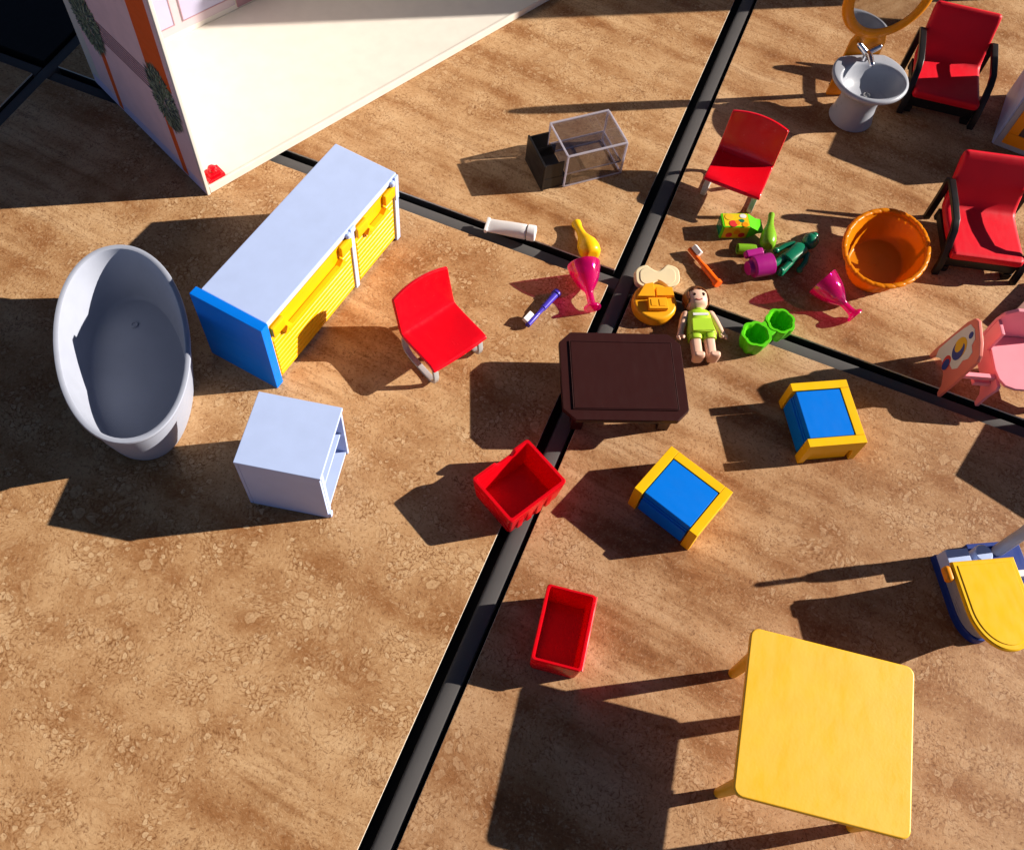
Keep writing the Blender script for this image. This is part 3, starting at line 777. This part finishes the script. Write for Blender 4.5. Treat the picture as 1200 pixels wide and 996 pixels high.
# ------------------------------------------------------------------ yellow table
yt = thing('yellow_table', 'square yellow table with four round legs at bottom right', 'table', (139.6, 146.1, 0), 8.7)
top = part('top', G().prism(rrect(-41.3, 41.3, -40.6, 40.6, 4.5, 6), 50.6, 54, 'xy', 0.9, 3), 'table_yellow', yt)
part('underside_rib', G().box(-33, 33, -1, 1, 46, 50.5).box(-1, 1, -32, -1.1, 46, 50.5).box(-1, 1, 1.1, 32, 46, 50.5), 'table_yellow', top)
for sx in (-1, 1):
    for sy in (-1, 1):
        part('leg', G().tube([(sx * 34.8, sy * 31.2, 0), (sx * 34.4, sy * 31.4, 1), (sx * 33, sy * 31.6, 50.5)], [2.5, 2.7, 4.3], 18), 'orange' if False else 'table_yellow', yt)

# ------------------------------------------------------------------ clear display box with black tray
cb = thing('display_box', 'clear plastic box with a black tray pulled half out', 'box', (-101.2, 488.3, 0), 43.2)
w, d, h, t = 23.0, 17.0, 30.0, 1.3
part('clear_cover', G().box(-w, w, -d, d, h - t, h, 0.2, 1).box(-w, w, -d, -d + t, 0.6, h - t - 0.05, 0.15, 1).box(-w, w, d - t, d, 0.6, h - t - 0.05, 0.15, 1)
     .box(w - t, w, -d + t + 0.05, d - t - 0.05, 0.6, h - t - 0.05, 0.15, 1), 'clear', cb, 30)
part('clear_shelf', G().box(-w + 2, w - t - 0.1, -d + t + 0.1, d - t - 0.1, 10.6, 11.6, 0.1, 1), 'clear', cb, 30)
g = G()
for y0, y1 in ((-d, -d + 1.0), (d - 1.0, d)):
    g.box(-w, w, y0 - 0.25, y1 + 0.25, h - 0.9, h + 0.25, 0.3)
    g.box(-w - 0.2, -w + 1.0, y0 - 0.2, y1 + 0.2, 0.4, h - 1, 0.3)
    g.box(w - 1.0, w + 0.2, y0 - 0.2, y1 + 0.2, 0.4, h - 1, 0.3)
g.box(w - 1.0, w + 0.25, -d + 1.3, d - 1.3, h - 0.9, h + 0.25, 0.3).box(-w - 0.25, -w + 1.0, -d + 1.3, d - 1.3, h - 0.9, h + 0.25, 0.3).box(-w + 1.2, w - 1.2, -d - 0.2, -d + 0.9, 0.3, 1.3, 0.3)
M['clear_edge'] = clear_plastic('clear_plastic_edge', (0.72, 0.70, 0.73), 0.6, (0.85, 0.80, 0.88), 0.12)
g.box(-w + 1.2, w - 1.2, d - 0.9, d + 0.2, 0.3, 1.2, 0.25).box(w - 0.9, w + 0.2, -d + 1.3, d - 1.3, 0.3, 1.2, 0.25)
g.box(-w + 2, w - 2, -d + 1.35, -d + 1.95, 10.5, 11.7, 0.15).box(-w + 2, w - 2, d - 1.95, d - 1.35, 10.5, 11.7, 0.15).box(w - 2.0, w - 1.35, -d + 2.0, d - 2.0, 10.5, 11.7, 0.15)
part('cover_edge', g, 'clear_edge', cb)
tray = part('tray', G().box(-w - 15, -w + 6, -d + 1.8, d - 1.8, 0, 1.6, 0.3).box(-w - 15, -w + 6, d - 3.4, d - 1.8, 1.7, 10.4, 0.2).box(-w - 15, -w + 6, -d + 1.8, -d + 3.4, 1.7, 10.4, 0.2), 'black', cb)
part('tray_front', G().box(-w - 16.6, -w - 15.05, -d + 1.0, d - 1.0, 0, 24.0, 0.3).box(-w - 15, -w - 1, d - 3.2, d - 2, 10.5, 23.8, 0.2).box(-w - 15, -w - 1, -d + 2, -d + 3.2, 10.5, 23.8, 0.2), 'black', tray)

# ------------------------------------------------------------------ orange basket
bk = thing('basket', 'oval orange basket beside the lower red armchair', 'basket', (118.2, 488.6, 0), 78)
bk.scale = (1, 1, 0.86)
def bring(a, b, z, wob=0.0, ph=0.0, nw=0):
    out = []
    for k in range(96):
        t = 2 * math.pi * k / 96; q = 1 + wob * math.sin(nw * t + ph)
        out.append((a * q * math.cos(t), b * q * math.sin(t), z))
    return out
rs = [bring(24.5, 18, 0), bring(25.6, 19, 0.5)]
for k in range(12):
    z = 1.5 + k * 1.8; f = z / 24
    rs.append(bring(25.8 + 9.6 * f, 19.2 + 8.0 * f, z, 0.016, k * math.pi, 32))
rs += [bring(35.0, 27.0, 22.6), bring(34.0, 26.1, 22.4), *[bring(34.0 - 1.35 * q, 26.1 - 1.12 * q, 20.6 - 2.8 * q, 0.012, q * math.pi, 32) for q in range(6)], bring(25.2, 18.8, 2.6), bring(23.5, 17.2, 1.8), bring(8, 6, 1.6)]
bwall = part('woven_wall', G().rings(rs), 'basket', bk, 55)
rings = []
for k in range(264):
    t = 2 * math.pi * k / 264; ring = []
    for q in range(12):
        a_ = 2 * math.pi * q / 12
        cut = abs(math.sin(13 * t + 0.5 * a_))
        rr_ = 1.95 * (1 - 0.42 * max(0, 1 - cut / 0.30))
        ring.append(((35.6 + rr_ * math.cos(a_)) * math.cos(t), (27.5 + rr_ * math.cos(a_)) * math.sin(t), 23.4 + rr_ * 0.9 * math.sin(a_)))
    rings.append(ring)
part('twisted_rim', G().rings(rings, closed=True), 'basket', bk, 60)
part('sprue_dot', G().lathe([(0.7, 1.6), (0.7, 2.1), (0.3, 2.2)], 10), 'basket', bk)

# ------------------------------------------------------------------ small table things
def lathe_thing(name, prof, mat, label, cat, p0, p1, group=None, seg=32, smooth=60, roll=0):
    o = part(name, G().lathe(prof, seg), mat, None, smooth)
    lay(o, p0, p1, roll)
    return tag(o, label, cat, group)

# white tube
tb = thing('toothpaste_tube', 'white toothpaste tube lying along the black bar', 'tube')
rings = []
for x, w_, h_ in ((0, 6.0, 0.7), (2.5, 6.0, 1.2), (6, 5.7, 2.2), (14, 5.4, 4.0), (24, 5.2, 4.9), (27.5, 5.2, 5.0), (28.4, 4.6, 4.4)):
    rings.append(superellipse(w_, h_, 2.2, 24, 0, 0, x))
part('body', G().rings(rings), 'white', tb, 60)
part('cap', G().lathe([(4.6, 28.7), (5.5, 29.0), (5.6, 33.5), (5.2, 34.4), (4.4, 34.6)], 24), 'white', tb)
part('fold', G().box(-6.1, 6.1, -1.5, 1.5, -0.6, 1.6, 0.5), 'white', tb)
lay(tb, (-141.6, 401.4, 3.9), (-107.8, 407.2, 5.8), 0)

# yellow carafe
lathe_thing('carafe', [(3.0, 0), (5.6, 0.5), (7.0, 3), (7.5, 7), (6.9, 11.5), (5.0, 16), (3.4, 20), (2.7, 25), (2.8, 29), (3.4, 31), (3.5, 33), (2.9, 33.8), (2.0, 33.2), (1.9, 27)], 'yellow',
            'yellow carafe lying beside the black bar next to a magenta goblet', 'carafe', (-65.2, 404.8, 7.4), (-85.4, 429.6, 3.6))
# goblets
gob = [(5.6, 0), (5.9, 0.8), (5.3, 2.0), (3.2, 3.2), (2.6, 5), (2.5, 10), (2.9, 12.5), (4.4, 14.6), (7.0, 18.5), (9.0, 23), (10.4, 28), (11.2, 32.2), (11.0, 32.7), (10.2, 32.2), (9.2, 27.6), (7.6, 22.6), (5.2, 18.4), (2.0, 15.6)]
lathe_thing('goblet', gob, 'magenta', 'clear magenta goblet lying between the yellow carafe and the blue toothbrush', 'goblet', (-50.6, 364.4, 6.3), (-67.5, 391.5, 11.6), 'magenta goblets', 40)
lathe_thing('goblet', gob, 'magenta', 'clear magenta goblet tipped over beside the orange basket', 'goblet', (113.4, 434.0, 6.3), (87.6, 446.4, 11.6), 'magenta goblets', 40)

# toothbrushes
def toothbrush(mat, label, p0, p1, roll):
    o = thing('toothbrush', label, 'toothbrush', group='toothbrushes')
    part('handle', G().rings([superellipse(w_ * 1.22, h_ * 1.0, 2.6, 20, 0, 0, z) for z, w_, h_ in ((0, 1.4, 1.2), (0.4, 2.0, 1.7), (9.5, 2.1, 1.6), (10.2, 1.5, 1.4), (13, 1.5, 1.4), (17, 1.8, 1.6), (17.4, 2.2, 2.0), (30, 2.4, 2.3), (31.5, 2.5, 2.4), (31.9, 3.1, 3.0), (34.0, 3.1, 3.0), (34.4, 2.7, 2.6))]), mat, o, 45)
    br = part('bristles', G().box(-1.7, 1.7, 1.5, 5.2, 1.2, 8.8, 0.4), 'white', o)
    lay_y(o, p0, p1, roll)
    return o
toothbrush('brush_blue', 'blue toothbrush with white bristles lying in front of the magenta goblet', (-85.3, 336.0, 3.1), (-76.8, 369.4, 3.1), (-1, 0.1, 0.35))
toothbrush('bright_orange', 'orange toothbrush with white bristles lying near the bread', (-6.2, 443.6, 3.1), (20.4, 422.6, 3.1), (0.5, 0.6, 0.9))

# bread and cheese
ch_ = thing('cheese_platter', 'round orange cheese wheel carrying cut wedges and blocks', 'cheese', (-14.6, 386.2, 0), 24)
wheel = part('wheel', G().lathe([(13.4, 0), (14.4, 0.8), (15.0, 4), (14.8, 7.4), (14.0, 8.6), (12.8, 9.0), (4, 9.0)], 40), 'cheese', ch_)
part('wedge', G().prism([(-12.5, 1.0), (-0.5, 1.2), (-0.5, 12.6), (-6.5, 11.2)], 9.0, 12.6, 'xy', 0.5), 'cheese', ch_)
part('block', G().prism([(0.6, 2.0), (12.6, 2.4), (12.0, 9.4), (0.8, 9.2)], 9.0, 12.0, 'xy', 0.5), 'cheese', ch_)
part('block', G().prism([(-5.6, -8.6), (7.4, -8.4), (7.2, 0.6), (-5.4, 0.2)], 9.0, 12.4, 'xy', 0.6), 'cheese', ch_)
part('block_print', G().box(-3.8, 0.2, -6.6, -1.4, 12.35, 12.75, 0.15).box(1.6, 5.6, -6.6, -1.4, 12.35, 12.75, 0.15), 'cheese', ch_)
bread = thing('bread_loaf', 'cream double-round bread loaf leaning behind the cheese wheel', 'bread')
pts = []
for k in range(56):
    t = 2 * math.pi * k / 56
    c = math.cos(t); x = 15.2 * c
    w_ = 8.6 * abs(math.sin(t)) ** 0.55 * (0.42 + 0.58 * min(1, (abs(c) / 0.46) ** 1.6)) if abs(math.sin(t)) > 1e-6 else 0
    pts.append((x, math.copysign(w_, math.sin(t))))
part('slice', G().prism(pts, 0, 6.5, 'xy', 0.7, 3), 'ivory', bread)
part('crust_line', G().prism([(x * 0.8, y * 0.78) for x, y in pts], 6.45, 6.9, 'xy', 0.2, 1), 'ivory', bread)
bread.matrix_world = Matrix.Translation(Vector((-20.2, 409.5, 1.6)) * MM) @ Matrix.Rotation(R(26), 4, 'Z') @ Matrix.Rotation(R(20), 4, 'X')

# twin green pot
tp = thing('twin_pot', 'bright green twin pot with fluted walls right of the child figure', 'pot', (60.2, 394.0, 0), 57)
tp.scale = (1.1, 1.1, 1.0)
def pot(cx, cy, seed):
    def ring(r, z, sc): return [(cx + r * (1 + sc * abs(math.cos(3.5 * (2 * math.pi * k / 56) + seed)) - sc) * math.cos(2 * math.pi * k / 56), cy + r * (1 + sc * abs(math.cos(3.5 * (2 * math.pi * k / 56) + seed)) - sc) * math.sin(2 * math.pi * k / 56), z) for k in range(56)]
    return G().rings([ring(6.4, 0, .16), ring(7.2, 0.6, .18), ring(8.8, 7, .17), ring(9.4, 13, .13), ring(9.1, 14, .10), ring(7.6, 14, .08), ring(7.0, 13.2, .10), ring(6.0, 6, .12), ring(4.6, 2.5, .1), ring(1.5, 2.2, 0)])
p1_ = part('pot', pot(-9.4, 0.4, 0.3), 'green', tp, 35)
p2_ = part('pot', pot(9.4, -0.4, 1.2), 'green', tp, 35)
part('bridge', G().box(-2.4, 2.4, -5, 5, 7.5, 13.6, 0.6), 'green', tp)

# juice carton
ct = thing('juice_carton', 'green juice carton with fruit print lying below the red chair', 'carton', (21.0, 476.2, 0), 25)
body = part('body', G().prism(rrect(-15, 4.5, -6.2, 6.2, 0.8, 2), 0, 12.2, 'xy', 0.4), 'green', ct)
part('gable', G().rings([[(4.6, -6.0, 0.2), (4.6, 6.0, 0.2), (4.6, 6.0, 12.0), (4.6, -6.0, 12.0)], [(11.5, -5.6, 4.6), (11.5, 5.6, 4.6), (11.5, 5.6, 7.4), (11.5, -5.6, 7.4)], [(15.5, -5.6, 5.4), (15.5, 5.6, 5.4), (15.5, 5.6, 6.8), (15.5, -5.6, 6.8)]]), 'green', ct)
part('print_panel', G().box(-13.6, 4.0, -5.6, 5.6, 12.15, 12.35).box(-13.6, 4.0, -6.4, -6.15, 0.8, 11.4), 'carton_yellow', ct)
for x, y, r, m_, e in ((-7.5, -3.4, 2.9, 'print_red', 1), (-4.5, -2.6, 2.0, 'orange', 1), (-1.2, -0.8, 2.1, 'dark_green', 0.7), (-9.6, 2.6, 3.0, 'print_yellow', 1), (0.5, 3.4, 2.4, 'print_white', 0.8), (0.8, -4.2, 2.2, 'orange', 1)):
    part('fruit_print', G().lathe([(r, 12.3), (r, 12.55 + 0.05 * e), (r * 0.6, 12.66)], 16, cx=x, cy=y, sy=e), m_, ct)
for x, y, m_ in ((-9, 4, 'print_red'), (-4, 7, 'orange'), (0, 4, 'print_red')):
    g = G().lathe([(2.4, 0), (2.4, 0.2), (1.4, 0.26)], 16, mat=Matrix.Translation((x, -6.35, y)) @ Matrix.Rotation(R(90), 4, 'X'))
    part('fruit_print', g, m_, ct)
part('base_recess', G().box(-15.4, -15.02, -4.6, 4.6, 1.6, 10.6), 'dark_green', ct)

# green bottle and small green beaker
lathe_thing('bottle', [(2.4, 0), (4.2, 0.4), (5.4, 2.5), (5.8, 6), (5.4, 10), (3.8, 15), (2.5, 19), (2.1, 24), (2.3, 27.5), (2.0, 28.6), (1.2, 28.8)], 'bottle_green', 'apple green bottle leaning across the end of the juice carton', 'bottle', (43.2, 466.4, 5.8), (38.6, 493.4, 8.4))
lathe_thing('beaker', [(3.4, 0), (3.7, 0.4), (3.7, 12.5), (3.3, 13), (2.6, 12.6), (2.5, 3)], 'bottle_green', 'small apple green beaker lying between the juice carton and the purple mug', 'beaker', (36.4, 462.4, 3.7), (23.8, 457.2, 3.7))

# purple mug
mug = thing('mug', 'purple mug lying at the feet of the dark green doll', 'mug')
part('cup', G().lathe([(4.2, 0), (4.8, 0.4), (5.0, 3.6), (6.9, 4.2), (7.4, 5), (7.7, 17.4), (7.5, 18.2), (6.7, 18.2), (6.4, 17), (6.0, 7)], 36), 'purple', mug, 40)
part('handle', G().box(-2.8, 2.8, 7.3, 12.4, 1.6, 15, 1.4, 3), 'purple', mug)
lay_y(mug, (35.0, 440.2, 7.6), (50.6, 452.4, 7.7), (-0.6, 0.8, 0.25))

# dark green doll
dl = thing('green_doll', 'dark green all-over moulded doll lying on its back by the mug', 'doll', (62.4, 468.6, 0), -26)
# local +y to the head, z up
g = G()
g.rings([superellipse(a, b, 2.4, 20, 0, 0, 0) and [(x, y0, 5.2 + z2) for x, z2, _ in superellipse(a, b, 2.4, 20)] for y0, a, b in ((-8.4, 4.6, 3.4), (-8, 5.3, 4.0), (-3, 5.2, 4.2), (3, 5.6, 4.4), (7.6, 6.2, 4.2), (9.6, 4.6, 3.4), (10.6, 2.4, 2.4), (12.4, 2.2, 2.2))])
for s in (-1, 1):
    g.tube([(s * 2.9, -6.5, 5.0), (s * 3.3, -12.5, 4.4), (s * 3.9, -19.2, 4.0)], [2.9, 2.7, 2.5], 14, round_ends=True)
    g.tube([(s * 4.0, -19.4, 3.8), (s * 4.1, -20.0, 7.6)], [2.2, 2.0], 12, round_ends=True)
    g.tube([(s * 6.2, 7.2, 5.2), (s * 9.0, 2.0, 4.6), (s * 10.4, -4.4, 3.6)], [2.1, 2.0, 1.8], 12, round_ends=True)
    g.ball((s * 10.7, -6.0, 3.6), 2.3, 2.3, 2.2, 14)
g.ball((0, 17.6, 6.2), 5.6, 6.2, 5.8, 24)
g.tube([(0, 20.5, 9.0), (0, 23.2, 8.0)], [3.2, 2.0], 12, round_ends=True)
part('body', g, 'dark_green', dl, 60)

# ------------------------------------------------------------------ child figure lying on its back
fg = thing('child_figure', 'toy child figure with brown hair and lime outfit lying on its back', 'figure', (18.2, 382.4, 0), 25.5)
g = G()
# head, neck, arms, legs and feet: one skin-coloured mesh
def oval_y(y, a, b, zc): return [(x, y, zc + z2) for x, z2, _ in superellipse(a, b, 2.3, 24)]
g.rings([oval_y(y, a, b, z) for y, a, b, z in ((9.8, 3.0, 3.0, 6.4), (11.4, 3.4, 3.4, 6.8), (12.2, 5.4, 5.2, 7.4), (13.6, 6.8, 6.6, 7.8), (17, 7.4, 7.3, 8.0), (21, 7.4, 7.3, 8.0), (24, 6.4, 6.4, 7.8), (25.8, 4.2, 4.2, 7.6), (26.4, 1.8, 1.8, 7.6))])
for s in (-1, 1):
    g.tube([(s * 8.6, 7.6, 6.6), (s * 10.8, 2.6, 6.4), (s * 13.2, -4.2, 6.0)], [2.7, 2.5, 2.1], 16, round_ends=True)
    g.tube([(s * 13.3, -4.6, 6.0), (s * 13.9, -6.6, 6.0)], [1.7, 2.2], 14, round_ends=True)
    g.ball((s * 14.1, -7.4, 6.0), 2.2, 2.4, 2.0, 14)
    g.tube([(s * 14.6, -8.2, 6.2), (s * 16.0, -9.8, 6.6), (s * 15.6, -11.4, 7.4)], [1.5, 1.35, 1.1], 10, round_ends=True)
    g.tube([(s * 13.0, -8.4, 6.4), (s * 12.4, -10.0, 7.4), (s * 13.2, -10.9, 8.2)], [1.3, 1.2, 1.0], 10, round_ends=True)
    # leg: flat sided toy leg, foot turned up
    lx = s * 4.6
    g.rings([[(lx + x, y, zc + z2) for x, z2, _ in superellipse(a, b, 3.0, 20)] for y, a, b, zc in ((-9.5, 3.7, 3.6, 5.4), (-14, 3.5, 3.4, 5.0), (-20, 3.4, 3.3, 4.4), (-24.8, 3.5, 3.6, 4.2), (-26.0, 3.3, 3.4, 4.2))])
    g.rings([[(lx + s * 0.5 + x, yc + y, z) for x, y, _ in superellipse(a, b, 2.8, 20)] for z, a, b, yc in ((2.2, 3.4, 2.2, -25.0), (5, 3.7, 2.3, -25.2), (9.4, 3.8, 2.2, -25.6), (11.4, 3.3, 1.7, -25.6), (11.9, 2.2, 1.0, -25.6))])
part('body', g, 'skin', fg, 60)
# outfit
part('top', G().rings([oval_y(y, a, b, z) for y, a, b, z in ((9.9, 4.2, 3.8, 6.3), (9.4, 6.8, 4.6, 6.2), (8.2, 8.0, 5.2, 6.2), (4, 8.3, 5.8, 6.2), (0, 8.6, 6.0, 6.2), (-4, 9.3, 6.2, 6.2), (-8.6, 10.0, 6.1, 6.15), (-9.2, 9.6, 5.7, 6.15))]), 'lime', fg, 60)
part('shorts', G().rings([[(s_ * 4.7 + x, y, 5.7 + z2) for x, z2, _ in superellipse(a, b, 2.6, 20)] for y, a, b in ((-7.4, 4.6, 5.2), (-11.5, 4.6, 4.8), (-12.2, 4.2, 4.4)) for s_ in (1,)])
     .rings([[(-4.7 + x, y, 5.7 + z2) for x, z2, _ in superellipse(a, b, 2.6, 20)] for y, a, b in ((-7.4, 4.6, 5.2), (-11.5, 4.6, 4.8), (-12.2, 4.2, 4.4))]), 'lime', fg, 50)
part('apron_pocket', G().prism([(-6.4, 1.0), (6.4, 1.0), (7.4, -8.6), (-7.4, -8.6)], 11.2, 12.7, 'xy', 0.5), 'lime', fg)
part('chest_print', G().box(-5.2, 5.2, 3.4, 5.4, 11.7, 12.35, 0.25), 'print_white', fg)
part('collar', G().tube([(4.2 * math.sin(R(a_)), 9.9, 6.6 + 4.0 * math.cos(R(a_))) for a_ in range(-80, 81, 16)], 0.75, 8, round_ends=True), 'lime', fg)
# hair: cap behind and around the head
hb = bmesh.new()
bmesh.ops.create_uvsphere(hb, u_segments=32, v_segments=20, radius=1)
kill = []
for v in hb.verts:
    x, y, z = v.co
    v.co = Vector((9.1 * x, 18.6 + 9.9 * y, 7.4 + 9.4 * z))
    if v.co.z < 0.9: v.co.z = 0.9
    # front opening for the face
    if z > 0.16 and y < 0.40 - 0.25 * abs(x - 0.12) and -0.62 < x < 0.90: kill.append(v)
    elif y < -0.62: kill.append(v)
bmesh.ops.delete(hb, geom=kill, context='VERTS')
bmesh.ops.solidify(hb, geom=hb.faces[:], thickness=0.9)
g = G(); g._merge(hb)
part('hair', g, 'hair', fg, 60)
for s in (-1, 1): part('eye', G().ball((0.5 + s * 2.8, 18.4, 14.7), 1.3, 1.5, 0.5, 14), 'eye', fg)
part('mouth', G().tube([(2.3 * math.sin(R(a_)), 15.6 - 1.5 * math.cos(R(a_)), 14.65) for a_ in range(-60, 61, 15)], 0.38, 8, round_ends=True), 'mouth', fg)

# ------------------------------------------------------------------ toilet unit at the right edge
tl = thing('toilet', 'grey toilet with yellow lid on a blue base at the right edge', 'toilet', (205.5, 274.7, 0), 28.2)
# local x along the hinge, y towards the wall side, lid top at 38
def toilet_ring(z, hw, yb, ys, yf, cx=0.0):
    # straight sides from yb to ys, half-ellipse nose down to yf
    pts = [(cx + hw * math.cos(R(180 + 180 * k / 28)), ys + (ys - yf) * math.sin(R(180 + 180 * k / 28)), z) for k in range(29)]
    pts += [(cx + hw, yb, z), (cx - hw, yb, z)]
    return pts
part('base', G().rings([toilet_ring(0, 10.8, 15, -18, -37.5, 4.0), toilet_ring(5.2, 10.8, 15, -18, -37.5, 4.0), toilet_ring(5.8, 10.2, 14.4, -18, -37, 4.0)]).box(15.0, 48, -12, 20, 0, 5.0, 0.5), 'navy', tl)
part('bowl', G().rings([toilet_ring(5.9, 9.8, 3.4, -18, -36, 4.0), toilet_ring(12, 10.6, 1.6, -18, -37.5, 3.2), toilet_ring(22, 13.6, 0, -20, -42, 1.6), toilet_ring(30, 16.6, -1.2, -24, -47, 0.3), toilet_ring(34.3, 17.4, -1.4, -26, -48.8, 0)]), 'grey', tl, 60)
lid = part('lid', G().rings([toilet_ring(34.5, 17.8, -0.6, -27, -50.2), toilet_ring(35.2, 18.5, -0.1, -27, -51), toilet_ring(37.0, 18.4, -0.2, -27, -50.9), toilet_ring(37.6, 17.7, -0.8, -27, -50.2)])
     .rings([toilet_ring(37.5, 16.0, -2.6, -27, -48.2), toilet_ring(38.0, 15.6, -3.0, -27, -47.8)]), 'yellow', tl, 35)
part('hinge_lug', G().box(-23.0, -18.7, -10.5, -1.6, 31.5, 37.0, 1.7, 3), 'orange', lid)
part('cistern_block', G().prism([(-6.6, 5.9), (8.2, 5.9), (8.2, 15.6), (-6.0, 15.6)], 3.6, 14.2, 'xz', 0.6), 'lavender', tl)
part('pipe_socket', G().lathe([(5.6, 5.1), (5.6, 14), (4.8, 15)], 20, cx=17.5, cy=10.5), 'lavender', tl)
part('side_step', G().box(24, 46, -4, 0, 5.1, 11, 0.4), 'white', tl)
br = thing('toilet_brush', 'grey upright toilet brush rod rising behind the yellow toilet lid', 'brush', (227.5, 302.6, 0), 0)
part('holder', G().lathe([(3.4, 5.1), (3.6, 6), (3.5, 34), (3.9, 40), (4.0, 50), (2.8, 55), (1.6, 57)], 20), 'grey', br)
part('rod', G().lathe([(1.6, 57.1), (1.6, 70), (1.0, 71)], 14), 'grey', br)

# ------------------------------------------------------------------ pink high chair with printed side panel
pk = thing('pink_high_chair', 'pink child chair with moon and cloud print side panel at right edge', 'chair', (177.7, 400.2, 0), 19)
# local y along the side panel (dir 109), local x to the right (dir 19)
panel = [(-1.4, 0), (1.6, 0), (3.6, 7), (9, 12), (20, 13), (26, 8), (28.4, 0), (31.2, 0), (30.6, 10), (27.5, 30), (24.4, 52), (21.5, 60.5), (18, 63), (4, 60), (-3.2, 56), (-5.2, 52), (-4.2, 36), (-3.2, 18)]
sp_ = part('printed_side_panel', G().prism(panel, 0, 2.4, 'yz', 0.5), 'peach', pk)
sp_.scale = (1, 1, 0.93)
cloud = [(24.6, 8), (27.5, 14), (25.0, 34), (22.8, 46), (20.5, 55), (15, 58), (9, 56), (7.5, 51), (3.0, 50), (2.0, 44), (4.2, 38), (3.2, 30), (6, 24), (12, 22), (14.5, 15), (20, 14)]
part('cloud_print', G().prism(cloud, -0.25, -0.02, 'yz'), 'print_white', sp_)
moon = []
for k in range(20): moon.append((13 + 5.5 * math.cos(R(100 + 250 * k / 19)), 36 + 8.5 * math.sin(R(100 + 250 * k / 19))))
for k in range(12): moon.append((15.2 + 3.6 * math.cos(R(330 - 215 * k / 11)), 38.2 + 6.2 * math.sin(R(330 - 215 * k / 11))))
def disc(cy, cz, ry, rz, d0, d1): return G().prism([(cy + ry * math.cos(2 * math.pi * k / 24), cz + rz * math.sin(2 * math.pi * k / 24)) for k in range(24)], d0, d1, 'yz')
part('moon_print', disc(13.4, 38, 6.0, 9.5, -0.4, -0.27), 'print_yellow', sp_)
part('moon_print', G().prism(moon, -0.55, -0.42, 'yz'), 'print_blue', sp_)
part('dot_print', disc(13.8, 19.6, 3.8, 6.2, -0.4, -0.27), 'print_red', sp_)
part('dot_print', disc(12.8, 18.4, 2.9, 5.4, -0.55, -0.42), 'print_blue', sp_)
part('dot_print', disc(13.6, 53.2, 1.9, 3.0, -0.4, -0.27), 'print_blue', sp_)
part('cross_bar', G().box(2.5, 24, -1.6, 1.6, 24, 27.5, 0.5).box(13, 24, -2.4, 2.4, 18.5, 22, 0.5), 'pink', pk)
# chair body: two plain sides, seat, back
side_poly = [(-6.0, 0), (-3.0, 0), (-1.0, 7), (6, 12), (20, 12), (27, 6), (29, 0), (32, 0), (31.5, 12), (30, 27), (-7.2, 27), (-8.5, 24), (-6.8, 14)]
part('side', G().prism(side_poly, 24.1, 26.5, 'yz', 0.4), 'pink', pk)
part('side', G().prism(side_poly, 66, 68.4, 'yz', 0.4), 'pink', pk)
part('seat', G().prism([(24.5, 30), (68, 30), (68, -9.5), (34, -9.5), (28, -7.5), (25, -3), (23.8, 4)], 27.1, 29.4, 'xy', 0.6), 'pink', pk)
part('back', G().prism([(22, 27.2), (69, 27.2), (69, 52), (60, 55.5), (30, 55.5), (24, 51), (22, 44)], 30.2, 32.8, 'xz', 0.6).box(22, 24.4, 19, 30.1, 27.4, 46, 0.6), 'pink', pk)

# ------------------------------------------------------------------ grey oven block at the right edge
ov = thing('oven', 'grey oven block with orange framed dark window at the right edge', 'oven', (179.8, 649.2, 0), -4)
part('body', G().box(0, 62, 0.6, 62, 0, 65, 0.8), 'lavender', ov)
part('front_face', G().box(1.2, 61, -1.4, 0.55, 1, 64, 0.5), 'grey', ov)
fr = part('door_frame', G().box(5.5, 56, -2.6, -1.45, 6, 16, 0.4).box(5.5, 13, -2.6, -1.45, 16.05, 50, 0.4).box(48, 56, -2.6, -1.45, 16.05, 50, 0.4).box(5.5, 56, -2.6, -1.45, 50.05, 58, 0.4), 'orange', ov)
part('door_glass', G().box(13.1, 47.9, -2.1, -1.45, 16.1, 49.9), 'screen', fr)

# ------------------------------------------------------------------ brown grid tray behind the pink chair
gt = thing('grid_tray', 'reddish brown tray with a dotted grid surface behind the pink chair', 'tray', (213, 482, 0), -24)
part('rim', G().box(0, 52, 0, 4, 0, 9, 0.5).box(0, 52, 46, 50, 0, 9, 0.5).box(0, 4, 4.1, 45.9, 0, 9, 0.5).box(48, 52, 4.1, 45.9, 0, 9, 0.5), 'mesh_brown', gt)
g = G().box(4.1, 47.9, 4.1, 45.9, 0, 6.2)
for i in range(18):
    for j in range(17):
        g.box(5 + i * 2.4, 6.3 + i * 2.4, 5 + j * 2.4, 6.3 + j * 2.4, 6.15, 7.0)
gs = part('grid', g, 'mesh_brown', gt); gs['kind'] = 'stuff'

# ------------------------------------------------------------------ unseen box added just outside the right edge for the shadow entering the picture
cb2 = thing('shadow_box', 'lavender box added unseen beyond the right edge to throw a slanted shadow', 'cabinet', (293, 403, 0), 74.5)
part('carcass', G().box(0, 46, -45, 0, 0, 50, 0.8), 'lavender', cb2)
part('top', G().box(-0.8, 46.8, -45.8, 0.8, 50.1, 52.4, 0.5), 'lavender', cb2)
